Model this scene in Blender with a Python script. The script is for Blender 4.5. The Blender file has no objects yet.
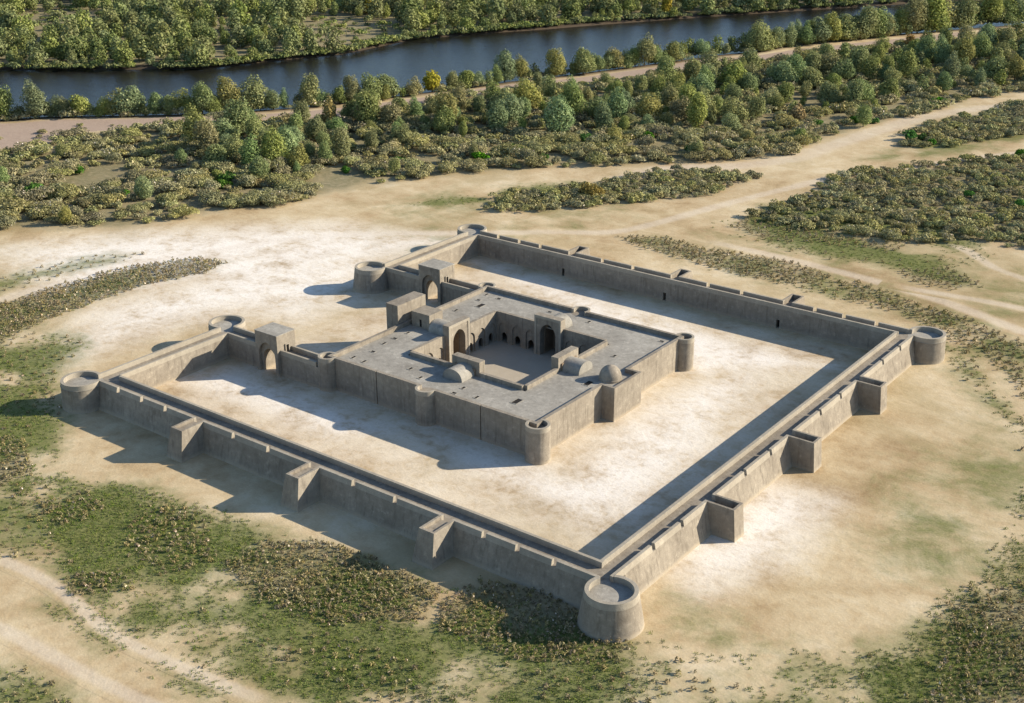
import bpy, bmesh, math, random
import numpy as np
from mathutils import Matrix, Vector
from mathutils.geometry import tessellate_polygon

rnd = random.Random(7)
RNG = np.random.default_rng(11)
scene = bpy.context.scene
COL = scene.collection

# ------------------------------------------------------------------ land survey (metres, fort corner at the origin)
ZONES = {
 'river': [[-382.8,152.0],[-352.0,177.6],[-332.0,195.1],[-295.2,222.1],[-260.3,250.6],[-251.2,278.8],[-235.7,316.1],[-237.0,368.6],[-219.8,404.4],[-202.0,433.6],[-185.6,466.6],[-161.3,510.8],[-127.2,568.3],[-63.6,670.4],[-35.9,718.0],[19.2,798.7],[44.3,687.6],[-2.1,608.4],[-37.7,548.8],[-56.7,515.1],[-76.9,477.6],[-81.1,445.8],[-91.9,424.3],[-98.3,403.1],[-118.1,348.6],[-135.6,307.5],[-151.3,264.6],[-163.1,241.2],[-168.0,223.4],[-190.1,193.5],[-209.1,175.1],[-234.4,154.3],[-245.7,139.4],[-256.5,120.9],[-274.5,95.4]],
 'redpath': [[-263.6,89.7],[-238.1,134.5],[-228.3,150.1],[-203.3,170.7],[-184.5,188.8],[-159.1,218.6],[-150.8,238.3],[-138.2,271.7],[-127.0,308.4],[-111.9,338.8],[-96.5,385.5],[-91.9,407.9],[-74.8,433.5],[-67.8,459.0],[-50.5,496.9],[-38.5,520.6],[-20.7,561.2],[-16.2,548.4],[-30.0,504.4],[-48.9,472.8],[-63.1,438.6],[-72.5,409.2],[-79.5,388.8],[-87.7,370.9],[-100.7,338.6],[-125.1,294.0],[-140.7,227.6],[-152.3,208.2],[-183.8,180.7],[-194.4,156.4],[-203.2,140.0],[-191.9,122.0],[-203.1,111.9],[-224.1,69.0]],
 'band': [[-230.7,72.5],[-203.1,111.9],[-191.9,122.0],[-203.2,140.0],[-194.4,156.4],[-183.8,180.7],[-152.3,208.2],[-140.7,227.6],[-125.1,294.0],[-100.7,338.6],[-87.7,370.9],[-72.5,409.2],[-63.1,438.6],[-48.9,472.8],[-30.0,504.4],[8.4,574.3],[51.4,655.9],[90.8,481.6],[54.9,423.4],[42.6,397.0],[36.6,353.6],[28.5,326.6],[24.7,296.4],[23.3,271.9],[13.4,252.7],[0.5,234.9],[-30.0,209.2],[-41.3,196.0],[-56.6,173.8],[-67.9,152.1],[-68.1,143.3],[-72.0,118.7],[-83.5,105.0],[-85.5,91.1],[-91.6,78.2],[-107.4,66.4],[-118.3,57.2],[-143.6,26.9]],
 'islandA': [[-21.6,153.4],[-24.5,177.0],[-9.1,192.6],[-2.6,218.3],[2.8,230.2],[29.4,238.9],[26.3,221.7],[27.0,209.5],[20.8,199.4],[8.0,181.9],[-8.2,160.8]],
 'islandB': [[49.1,301.5],[44.2,320.3],[46.2,341.7],[53.6,361.8],[57.1,391.0],[70.5,419.9],[88.5,440.5],[101.3,388.4],[78.8,345.8],[71.1,328.7],[61.1,308.6]],
 'islandC': [[46.7,194.0],[49.2,223.2],[48.3,232.2],[48.9,256.4],[63.3,278.0],[76.3,299.1],[87.5,317.6],[111.5,360.4],[140.7,238.0],[119.0,211.0],[107.5,213.3],[99.6,204.1],[88.4,198.0],[74.2,196.5],[60.0,194.1]],
 'grassA': [[-43.5,143.7],[-38.4,161.1],[-27.9,183.1],[-10.8,203.1],[-0.5,223.0],[-0.5,210.7],[-12.4,183.1],[-20.6,163.3],[-34.2,146.7]],
 'grassC': [[38.9,179.7],[43.4,208.1],[55.5,223.8],[81.0,223.1],[107.7,213.4],[116.3,203.7],[112.0,185.4],[121.7,175.8],[113.8,166.3],[94.3,176.2],[74.0,171.3],[54.7,174.1]],
 'grassB': [[45.7,276.5],[45.7,311.8],[60.2,332.1],[81.1,357.2],[88.0,333.9],[70.4,303.2],[57.6,282.0]],
 'plantD': [[24.4,156.1],[35.1,164.1],[54.5,163.1],[73.4,166.7],[87.2,162.2],[87.9,152.4],[74.3,147.8],[53.0,149.5],[36.3,151.7]],
 'plantC2': [[46.0,193.5],[62.3,195.8],[86.0,196.2],[97.6,202.7],[94.0,190.3],[76.8,183.9],[59.1,177.4],[45.1,183.1]],
 'plantE': [[99.0,177.8],[109.4,185.5],[121.0,178.0],[114.8,167.1],[103.6,169.6]],
 'plantF': [[88.8,158.7],[97.4,162.3],[110.4,156.8],[120.2,155.6],[133.8,149.9],[149.0,143.0],[159.8,105.1],[145.4,120.5],[136.9,130.5],[128.1,136.7],[111.2,147.3],[98.4,147.9]],
 'plantG': [[-68.0,9.0],[-65.6,23.2],[-65.0,39.7],[-63.5,60.0],[-53.8,75.3],[-44.2,77.3],[-42.1,67.0],[-46.8,53.2],[-47.1,37.0],[-45.2,20.4],[-43.4,8.9],[-44.7,-4.9]],
 'plantH': [[-85.2,24.6],[-83.2,34.6],[-80.3,50.4],[-75.9,63.0],[-68.0,70.0],[-65.5,61.5],[-69.4,45.8],[-69.8,31.5],[-72.2,16.6]],
 'grassI': [[-56.2,-2.9],[-39.2,6.2],[-20.2,3.4],[-1.6,-4.3],[11.0,-11.4],[23.2,-22.1],[17.9,-30.6],[9.9,-41.0]],
 'plantI': [[-8.9,-22.0],[-1.5,-18.1],[4.6,-16.2],[16.1,-22.6],[17.2,-30.2],[12.2,-34.8]],
 'grassJ': [[6.8,-29.6],[15.3,-20.8],[25.7,-15.4],[38.4,-14.3],[58.3,-11.2],[79.5,-11.2],[94.9,-7.0],[105.9,-5.7],[124.1,-0.3],[138.9,3.1],[148.0,7.0],[150.5,-0.9],[153.0,-16.6],[128.8,-34.7],[115.8,-40.9],[104.2,-39.9],[93.3,-42.3],[79.7,-44.3],[66.4,-44.8],[53.7,-43.1],[31.2,-33.6]],
 'grassJb': [[53.4,-46.8],[59.2,-43.8],[70.7,-43.5],[81.3,-43.1],[94.4,-43.6],[94.9,-46.7],[86.8,-49.3],[73.8,-49.3],[60.2,-48.9]],
 'plantJ1': [[26.8,-29.7],[30.6,-21.1],[38.4,-23.2],[37.5,-32.1]],
 'plantJ2': [[41.9,-19.2],[51.0,-13.7],[66.8,-22.6],[63.1,-31.9],[50.3,-29.3]],
 'plantJ3': [[67.9,-23.6],[67.7,-14.3],[76.2,-7.9],[89.4,-7.9],[100.4,-7.5],[103.4,-15.8],[93.7,-25.6],[79.3,-28.0]],
 'plantJ4': [[101.9,-10.4],[103.3,-2.5],[112.0,1.3],[120.6,-0.3],[131.7,-1.4],[131.6,-9.1],[120.7,-15.5],[107.2,-16.7]],
 'plantJ5': [[50.3,-41.1],[57.0,-32.9],[63.1,-36.8],[56.8,-43.5]],
 'plantJ6': [[86.5,-34.7],[94.4,-26.3],[106.2,-24.4],[120.4,-26.2],[126.5,-31.7],[114.5,-33.7],[97.7,-35.6]],
 'plantJ7': [[118.9,-17.7],[130.5,-9.9],[140.1,1.1],[148.3,-2.6],[139.2,-13.4],[127.9,-20.6]],
 'plantK': [[164.7,27.1],[164.6,36.6],[173.8,55.7],[187.0,9.0],[173.5,-1.1]],
 'grassK': [[151.9,-6.5],[155.3,7.6],[161.3,21.4],[161.6,34.4],[163.8,50.1],[159.7,75.5],[164.5,88.4],[187.0,9.0],[156.0,-14.3]],
 'meadowR': [[112.9,146.1],[128.6,138.5],[147.7,113.1],[161.0,100.7],[167.7,77.1],[149.1,102.7],[132.7,120.7]],
 'pale1': [[-102.1,46.8],[-86.9,74.7],[-46.2,116.6],[-7.4,128.0],[-13.5,102.1],[1.1,75.4],[0.9,58.7],[-15.3,54.8],[-22.2,33.7],[-23.7,10.8],[-42.1,34.8],[-39.6,63.2],[-55.7,33.2]],
 'pale2': [[8.7,116.6],[35.9,114.6],[61.2,111.7],[89.1,109.1],[111.2,108.0],[92.9,84.5],[60.6,95.4],[30.0,105.8]],
 'pale3': [[49.2,33.7],[92.4,34.4],[88.1,68.6],[92.9,84.5],[98.9,109.2],[112.6,49.6],[112.4,17.3],[83.2,22.8]],
 'pale4': [[4.0,18.2],[10.1,29.2],[31.3,29.2],[58.4,29.3],[50.6,18.2],[28.5,18.2]],
 'pale5': [[120.2,23.1],[123.0,52.7],[136.0,53.4],[137.8,30.6],[131.9,15.5]],
}
TRACKS = {
 'front': [2.2,[[-69.8,10.1],[-67.5,24.4],[-66.2,40.6],[-63.6,56.9],[-57.3,74.8],[-49.9,93.1],[-38.9,109.2],[-25.0,122.9],[-9.2,134.6],[6.1,147.1],[23.7,161.3],[28.3,175.4],[32.0,191.9],[36.7,211.2],[42.2,230.6],[48.8,253.3],[61.0,273.2],[72.8,296.5],[86.7,320.4],[103.0,354.1]]],
 'right': [2.0,[[42.7,167.5],[58.0,167.8],[76.2,166.7],[93.6,165.0],[113.1,161.4],[127.0,156.6],[138.6,151.9],[156.7,145.3]]],
 'right2': [1.6,[[96.7,205.3],[104.0,204.1],[120.3,191.6],[127.4,188.3],[144.9,182.4]]],
 'right3': [1.6,[[99.4,163.8],[111.8,164.9],[128.3,166.7],[134.0,166.8],[150.7,168.7]]],
 'upper': [4.5,[[-9.5,201.1],[2.2,231.3],[16.9,245.4],[26.1,263.7],[29.3,288.7],[33.8,322.4],[41.9,361.8],[62.3,399.5],[83.0,431.5]]],
 'low': [1.2,[[24.8,-56.3],[43.0,-55.3],[55.0,-54.6],[65.4,-54.1],[75.1,-53.7],[86.5,-52.7],[101.5,-51.7]]],
 'low2': [1.1,[[26.5,-47.1],[38.4,-43.9],[53.5,-43.3],[68.7,-45.6],[81.5,-45.0],[92.6,-43.8],[104.2,-42.0]]],
}
GREEN = [[-151.7,108.1],[-136.4,83.0],[-135.7,74.2],[-143.8,85.9],[-148.6,170.6],[-101.3,124.5],[-105.2,130.4],[-63.0,233.6],[-43.1,242.7],[-33.1,237.3],[-27.4,259.9],[-55.0,215.9],[35.1,370.3],[35.0,379.5],[19.4,330.3],[22.9,328.6],[27.8,332.2],[12.6,314.9],[48.8,314.2],[51.4,318.0],[57.8,311.6],[87.7,312.6],[106.6,251.0],[90.4,253.6],[-57.6,200.2],[-76.8,181.1],[-83.6,161.6],[-120.1,99.2],[-39.9,213.3],[-7.4,254.5]]
ROWYELLOW = [[-144.5,277.2]]
FARYELLOW = [[-318.3,425.2],[-177.3,522.4]]
WOODYELLOW = [[-130.0,201.8]]
ORANGE = [[-2.3,186.4],[1.9,319.5],[-21.3,492.9],[-94.6,132.3]]
RT = [[-263.6,89.7],[-238.1,134.5],[-230.2,146.6],[-220.8,157.8],[-206.6,170.4],[-190.6,186.5],[-162.6,218.2],[-152.2,239.7],[-138.2,271.7],[-131.6,302.3],[-113.2,340.7],[-96.5,385.5],[-90.7,408.7],[-74.1,437.3],[-65.9,463.9],[-49.3,497.7],[-36.8,525.7],[-21.9,564.4]]
RB = [[-224.1,69.0],[-203.1,111.9],[-194.3,122.1],[-199.6,142.6],[-191.4,158.6],[-183.1,180.2],[-151.7,207.6],[-140.7,227.6],[-129.3,261.2],[-123.8,292.4],[-105.6,329.5],[-86.5,368.8],[-79.5,388.8],[-66.7,423.0],[-58.6,448.6],[-41.6,479.9],[-28.8,505.3],[-15.1,545.3]]
ROW = [[-251.9,118.1],[-241.1,136.4],[-230.6,151.7],[-206.2,172.9],[-187.3,191.1],[-163.0,222.4],[-153.5,241.1],[-140.8,274.8],[-129.7,311.9],[-115.8,344.5],[-99.1,389.8],[-95.8,414.8],[-78.6,440.8],[-71.6,466.9],[-54.2,505.4],[-42.1,529.6],[-25.4,574.3],[-4.3,615.5]]
WOOD = [[-150.8,148.7],[-144.9,201.0],[-136.1,224.4],[-108.1,276.8],[-84.2,313.8],[-67.8,368.2],[-50.5,431.6],[-25.3,490.0],[14.3,555.2],[36.8,611.1],[70.4,480.7],[50.3,438.3],[26.8,402.8],[13.5,361.4],[-1.0,328.1],[-21.2,285.9],[-45.0,254.6],[-74.3,233.0],[-92.8,209.8],[-95.9,172.0],[-90.9,143.9],[-114.3,126.6],[-137.2,133.2]]
FARWOOD = [[-393.7,153.0],[-338.6,199.3],[-301.3,226.6],[-266.0,255.5],[-256.9,284.1],[-241.5,322.0],[-241.1,373.2],[-225.9,412.1],[-210.0,444.6],[-193.4,478.4],[-166.9,520.5],[-132.5,579.2],[-68.3,683.5],[15.6,814.7],[-23.1,985.9],[-206.7,758.4],[-417.8,563.7],[-647.9,398.9],[-729.6,326.3]]

# ------------------------------------------------------------------ numeric helpers
def smooth(a, b, x):
    t = np.clip((x - a) / (b - a), 0, 1)
    return t * t * (3 - 2 * t)

def sdf(P, poly, margin=12.0):
    """signed distance to a polygon, positive inside; -margin far outside"""
    poly = np.array(poly, float)
    out = np.full(len(P), -margin)
    lo, hi = poly.min(0) - margin, poly.max(0) + margin
    sel = np.where((P[:, 0] > lo[0]) & (P[:, 0] < hi[0]) & (P[:, 1] > lo[1]) & (P[:, 1] < hi[1]))[0]
    if len(sel) == 0:
        return out
    Q = P[sel]
    d = np.full(len(Q), 1e9)
    ins = np.zeros(len(Q), bool)
    n = len(poly)
    for i in range(n):
        a, b = poly[i], poly[(i + 1) % n]
        ab = b - a
        t = np.clip(((Q - a) @ ab) / max(ab @ ab, 1e-9), 0, 1)
        d = np.minimum(d, np.hypot(Q[:, 0] - a[0] - t * ab[0], Q[:, 1] - a[1] - t * ab[1]))
        cond = (a[1] > Q[:, 1]) != (b[1] > Q[:, 1])
        if cond.any():
            xs = a[0] + (Q[:, 1] - a[1]) / (b[1] - a[1] + 1e-12) * ab[0]
            ins ^= cond & (Q[:, 0] < xs)
    out[sel] = np.where(ins, d, -np.minimum(d, margin))
    return out

def inside(pt, poly):
    return sdf(np.array([pt], float), poly, 1.0)[0] > 0

def scatter(poly, spacing, tries, rng, edge=0.0, avoid=()):
    """dart throwing in a polygon"""
    poly_a = np.array(poly)
    lo, hi = poly_a.min(0), poly_a.max(0)
    C = lo + rng.random((tries, 2)) * (hi - lo)
    k = sdf(C, poly) > edge * rng.random(tries)
    C = C[k]
    for av in avoid:
        if len(C):
            C = C[sdf(C, av[0]) < av[1]]
    grid, keep = {}, []
    for x, y in C:
        i, j = int(x // spacing), int(y // spacing)
        ok = True
        for a in (-1, 0, 1):
            for b in (-1, 0, 1):
                for q in grid.get((i + a, j + b), ()):
                    if (q[0] - x) ** 2 + (q[1] - y) ** 2 < spacing * spacing:
                        ok = False
        if ok:
            grid.setdefault((i, j), []).append((x, y))
            keep.append((float(x), float(y)))
    return keep

# ------------------------------------------------------------------ object helpers
def label(o, lab=None, cat=None, group=None, kind=None):
    if lab: o['label'] = lab
    if cat: o['category'] = cat
    if group: o['group'] = group
    if kind: o['kind'] = kind
    return o

def empty(name, loc, lab=None, cat=None, group=None):
    o = bpy.data.objects.new(name, None)
    o.location = loc
    o.empty_display_size = 1.0
    COL.objects.link(o)
    return label(o, lab, cat, group)

def link(name, me, parent=None, loc=None):
    o = bpy.data.objects.new(name, me)
    COL.objects.link(o)
    if parent is not None:
        o.parent = parent
        if loc is None:                                   # geometry given in world coordinates
            o.location = -Vector(parent.location) if parent.parent is None else Vector((0, 0, 0))
        else:
            o.location = loc
    elif loc is not None:
        o.location = loc
    return o

def quads_mesh(name, V, F, mat, face_attr=None, smooth_shade=False):
    """numpy mesh of quads (V n*3, F m*4) with float face attributes"""
    me = bpy.data.meshes.new(name)
    me.vertices.add(len(V)); me.vertices.foreach_set('co', np.asarray(V, np.float32).ravel())
    k = F.shape[1]
    me.loops.add(F.size); me.loops.foreach_set('vertex_index', np.asarray(F, np.int32).ravel())
    me.polygons.add(len(F))
    me.polygons.foreach_set('loop_start', np.arange(0, F.size, k, dtype=np.int32))
    me.polygons.foreach_set('loop_total', np.full(len(F), k, np.int32))
    if smooth_shade:
        me.polygons.foreach_set('use_smooth', np.ones(len(F), bool))
    me.update(calc_edges=True)
    for key, arr in (face_attr or {}).items():
        a = me.attributes.new(key, 'FLOAT', 'FACE')
        a.data.foreach_set('value', np.asarray(arr, np.float32))
    me.materials.append(mat)
    return me

class MB:
    """collects solids in world coordinates for one mesh object"""
    def __init__(s):
        s.v, s.f, s.sm = [], [], []
    def poly(s, pts, smooth_f=False):
        n = len(s.v); s.v += [tuple(p) for p in pts]
        s.f.append(tuple(range(n, n + len(pts)))); s.sm.append(smooth_f)
    def hexa(s, b, t):
        """b, t: four bottom and four top points, counter-clockwise from above"""
        n = len(s.v); s.v += [tuple(p) for p in list(b) + list(t)]
        s.f += [(n + 3, n + 2, n + 1, n), (n + 4, n + 5, n + 6, n + 7)]
        for i in range(4):
            j = (i + 1) % 4
            s.f.append((n + i, n + j, n + 4 + j, n + 4 + i))
        s.sm += [False] * 6
    def box(s, x0, x1, y0, y1, z0, z1):
        b = [(x0, y0), (x1, y0), (x1, y1), (x0, y1)]
        s.hexa([(*p, z0) for p in b], [(*p, z1) for p in b])
    def ring(s, c, r_out0, r_out1, r_in, z0, z1, a0, a1, n=48):
        """tower wall / rim from angle a0 to a1 (degrees); closed if a1-a0 = 360"""
        full = abs(a1 - a0) >= 359.9
        m = n if full else n + 1
        base = len(s.v)
        def pts(i):
            a = math.radians(a0 + (a1 - a0) * i / n)
            ca, sa = math.cos(a), math.sin(a)
            return [(c[0] + r_out0 * ca, c[1] + r_out0 * sa, z0), (c[0] + r_out1 * ca, c[1] + r_out1 * sa, z1),
                    (c[0] + r_in * ca, c[1] + r_in * sa, z1), (c[0] + r_in * ca, c[1] + r_in * sa, z0)]
        for i in range(m): s.v += pts(i)
        for k in range(4):
            l = (k + 1) % 4
            b2 = len(s.v)
            for i in range(m): s.v += [pts(i)[k], pts(i)[l]]
            for i in range(n):
                p, q = b2 + 2 * i, b2 + 2 * ((i + 1) % m)
                s.f.append((p, q, q + 1, p + 1)); s.sm.append(k in (0, 2))
        if not full:
            s.f.append(tuple(base + k for k in range(4))); s.sm.append(False)
            e = base + 4 * n
            s.f.append(tuple(e + k for k in (3, 2, 1, 0))); s.sm.append(False)
    def drum(s, c, r0, r1, z0, z1, n=64):
        """solid tapered drum"""
        base = len(s.v)
        for i in range(n):
            a = 2 * math.pi * i / n
            s.v += [(c[0] + r0 * math.cos(a), c[1] + r0 * math.sin(a), z0), (c[0] + r1 * math.cos(a), c[1] + r1 * math.sin(a), z1)]
        for i in range(n):
            j = (i + 1) % n
            s.f.append((base + 2 * i, base + 2 * j, base + 2 * j + 1, base + 2 * i + 1)); s.sm.append(True)
        for z, r, k in ((z1, r1, 1), (z0, r0, -1)):
            s.poly([(c[0] + r * math.cos(2 * math.pi * i / n * k), c[1] + r * math.sin(2 * math.pi * i / n * k), z) for i in range(n)])
    def extrude(s, outer, holes, mp, d0, d1):
        """flat profile (2-D loops) given depth d0..d1; mp(u, w, d) -> world"""
        loops = [list(outer)] + [list(h) for h in holes]
        flat = [p for l in loops for p in l]
        tris = tessellate_polygon([[Vector((p[0], p[1], 0)) for p in l] for l in loops])
        for d in (d0, d1):
            n = len(s.v)
            s.v += [tuple(mp(p[0], p[1], d)) for p in flat]
            for t in tris:
                s.f.append(tuple(n + i for i in t)); s.sm.append(False)
        k = 0
        n0 = len(s.v) - 2 * len(flat)
        for l in loops:
            m = len(l)
            for i in range(m):
                j = (i + 1) % m
                s.f.append((n0 + k + i, n0 + k + j, n0 + len(flat) + k + j, n0 + len(flat) + k + i)); s.sm.append(False)
            k += m
    def strip(s, profile, mp, d0, d1, smooth_f=True):
        """open sheet: 2-D curve swept along the depth"""
        n = len(s.v); m = len(profile)
        for d in (d0, d1):
            s.v += [tuple(mp(p[0], p[1], d)) for p in profile]
        for i in range(m - 1):
            s.f.append((n + i, n + i + 1, n + m + i + 1, n + m + i)); s.sm.append(smooth_f)
    def build(s, name, mat, parent=None):
        me = bpy.data.meshes.new(name)
        me.from_pydata(s.v, [], s.f)
        bm = bmesh.new(); bm.from_mesh(me)
        bmesh.ops.recalc_face_normals(bm, faces=bm.faces)
        bm.to_mesh(me); bm.free()
        me.polygons.foreach_set('use_smooth', s.sm)
        me.materials.append(mat)
        me.update()
        return link(name, me, parent)

def arch(c, w, apex, base=0.0, n=7):
    """two-centred pointed arch, from the right foot over the apex to the left foot"""
    a = w / 2
    R = 1.25 * a
    hs = apex - math.sqrt(R * R - (R - a) ** 2)
    pts = [(c + a, base)]
    th = math.acos((R - a) / R)
    for i in range(n + 1):
        t = th * i / n
        pts.append((c + a - R + R * math.cos(t), hs + R * math.sin(t)))
    left = [(2 * c - p[0], p[1]) for p in reversed(pts[:-1])]
    return pts + left

# ------------------------------------------------------------------ materials
def new_mat(name):
    m = bpy.data.materials.new(name); m.use_nodes = True
    nt = m.node_tree; nt.nodes.clear()
    out = nt.nodes.new('ShaderNodeOutputMaterial')
    return m, nt, out

class N:
    """tiny node-building shorthand"""
    def __init__(s, nt): s.nt = nt
    def node(s, t, **kw):
        n = s.nt.nodes.new(t)
        for k, v in kw.items(): setattr(n, k, v)
        return n
    def put(s, sock, v):
        if hasattr(v, 'bl_idname') or isinstance(v, bpy.types.NodeSocket): s.nt.links.new(v, sock)
        else: sock.default_value = v
    def pos(s): return s.node('ShaderNodeNewGeometry').outputs['Position']
    def mapping(s, vec, scale):
        m = s.node('ShaderNodeMapping'); s.put(m.inputs['Vector'], vec); m.inputs['Scale'].default_value = scale
        return m.outputs[0]
    def noise(s, vec, scale, detail=5, rough=.55, dist=0.0):
        n = s.node('ShaderNodeTexNoise'); s.put(n.inputs['Vector'], vec)
        n.inputs['Scale'].default_value = scale; n.inputs['Detail'].default_value = detail
        n.inputs['Roughness'].default_value = rough; n.inputs['Distortion'].default_value = dist
        return n.outputs['Fac']
    def math(s, op, a, b=0.0, clamp=False):
        n = s.node('ShaderNodeMath', operation=op); n.use_clamp = clamp
        s.put(n.inputs[0], a); s.put(n.inputs[1], b)
        return n.outputs[0]
    def ss(s, x, a, b):
        n = s.node('ShaderNodeMapRange', interpolation_type='SMOOTHSTEP')
        s.put(n.inputs[0], x); n.inputs[1].default_value = a; n.inputs[2].default_value = b
        return n.outputs[0]
    def mix(s, f, a, b, blend='MIX'):
        n = s.node('ShaderNodeMix', data_type='RGBA', blend_type=blend)
        s.put(n.inputs[0], f)
        for i, v in ((6, a), (7, b)):
            s.put(n.inputs[i], (*v, 1) if isinstance(v, tuple) and len(v) == 3 else v)
        return n.outputs[2]
    def ramp(s, f, stops):
        n = s.node('ShaderNodeValToRGB'); s.put(n.inputs[0], f)
        el = n.color_ramp.elements
        while len(el) < len(stops): el.new(0.5)
        for e, (p, c) in zip(el, stops): e.position = p; e.color = (*c, 1)
        return n.outputs[0]
    def attr(s, name):
        return s.node('ShaderNodeAttribute', attribute_name=name).outputs['Fac']
    def bump(s, h, strength, dist):
        n = s.node('ShaderNodeBump'); n.inputs['Strength'].default_value = strength; n.inputs['Distance'].default_value = dist
        s.put(n.inputs['Height'], h)
        return n.outputs[0]

def diffuse_out(n, out, col, rough=.9, normal=None, spec=.15):
    b = n.node('ShaderNodeBsdfPrincipled')
    n.put(b.inputs['Base Color'], col); n.put(b.inputs['Roughness'], rough)
    b.inputs['Specular IOR Level'].default_value = spec
    if normal is not None: n.put(b.inputs['Normal'], normal)
    n.nt.links.new(b.outputs[0], out.inputs[0])
    return b

def adobe(name, dark, light, stain=0.5):
    m, nt, out = new_mat(name); n = N(nt); p = n.pos()
    big = n.noise(p, .13, 6, .6, .4)
    mid = n.noise(p, .9, 6, .62)
    streak = n.noise(n.mapping(p, (1.5, 1.5, .16)), 1.0, 5, .6)
    fine = n.noise(p, 7.0, 4, .6)
    courses = n.noise(n.mapping(p, (.35, .35, 9.0)), 1.0, 3, .5)
    f = n.math('ADD', n.math('MULTIPLY', big, .55), n.math('MULTIPLY', mid, .45))
    col = n.ramp(f, [(.3, dark), (.52, tuple((a + b) / 2 for a, b in zip(dark, light))), (.7, light)])
    col = n.mix(n.math('MULTIPLY', n.ss(streak, .5, .72), stain), col, tuple(c * .62 for c in dark))
    col = n.mix(n.math('MULTIPLY', n.ss(mid, .58, .72), .35), col, tuple(min(1, c * 1.2) for c in light))
    g = n.math('ADD', n.math('MULTIPLY', fine, .55), .72)
    h = n.node('ShaderNodeHueSaturation'); n.put(h.inputs['Value'], g); n.put(h.inputs['Color'], col)
    # windblown dust caught on the lowest metre of the walls
    sx = n.node('ShaderNodeSeparateXYZ'); n.put(sx.inputs[0], p)
    dust = n.ss(n.math('ADD', sx.outputs[2], n.math('MULTIPLY', mid, 1.6)), 1.75, .75)
    hd = n.mix(n.math('MULTIPLY', dust, .55), h.outputs[0], (.40, .33, .235))
    c2 = n.math('MULTIPLY', courses, .10)
    h2 = n.node('ShaderNodeHueSaturation'); n.put(h2.inputs['Value'], n.math('ADD', c2, .95)); n.put(h2.inputs['Color'], hd)
    nrm = n.bump(n.math('ADD', n.math('ADD', n.math('MULTIPLY', mid, .8), n.math('MULTIPLY', fine, .25)), n.math('MULTIPLY', courses, .25)), .55, .12)
    diffuse_out(n, out, h2.outputs[0], .95, nrm, .08)
    return m

M = {}
M['wall'] = adobe('mud_brick', (.158, .132, .102), (.318, .275, .214), .5)
M['roof'] = adobe('roof_clay', (.185, .168, .140), (.370, .342, .290), .35)
M['top'] = adobe('parapet_clay', (.235, .203, .158), (.355, .312, .244), .1)
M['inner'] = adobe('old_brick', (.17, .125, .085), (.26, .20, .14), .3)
M['court'] = adobe('court_paving', (.24, .215, .18), (.36, .32, .265), .1)

def plain(name, col):
    m, nt, out = new_mat(name); n = N(nt)
    f = n.noise(n.pos(), 3.0, 4)
    c = n.mix(f, tuple(x * .7 for x in col), tuple(x * 1.3 for x in col))
    diffuse_out(n, out, c, .9)
    return m
M['dark_wood'] = plain('dark_timber', (.035, .026, .02))
M['opening_shade'] = plain('shaded_opening', (.02, .017, .014))  # near-black fill that paints the shade inside openings
M['bark'] = plain('bark', (.085, .065, .045))

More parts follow.
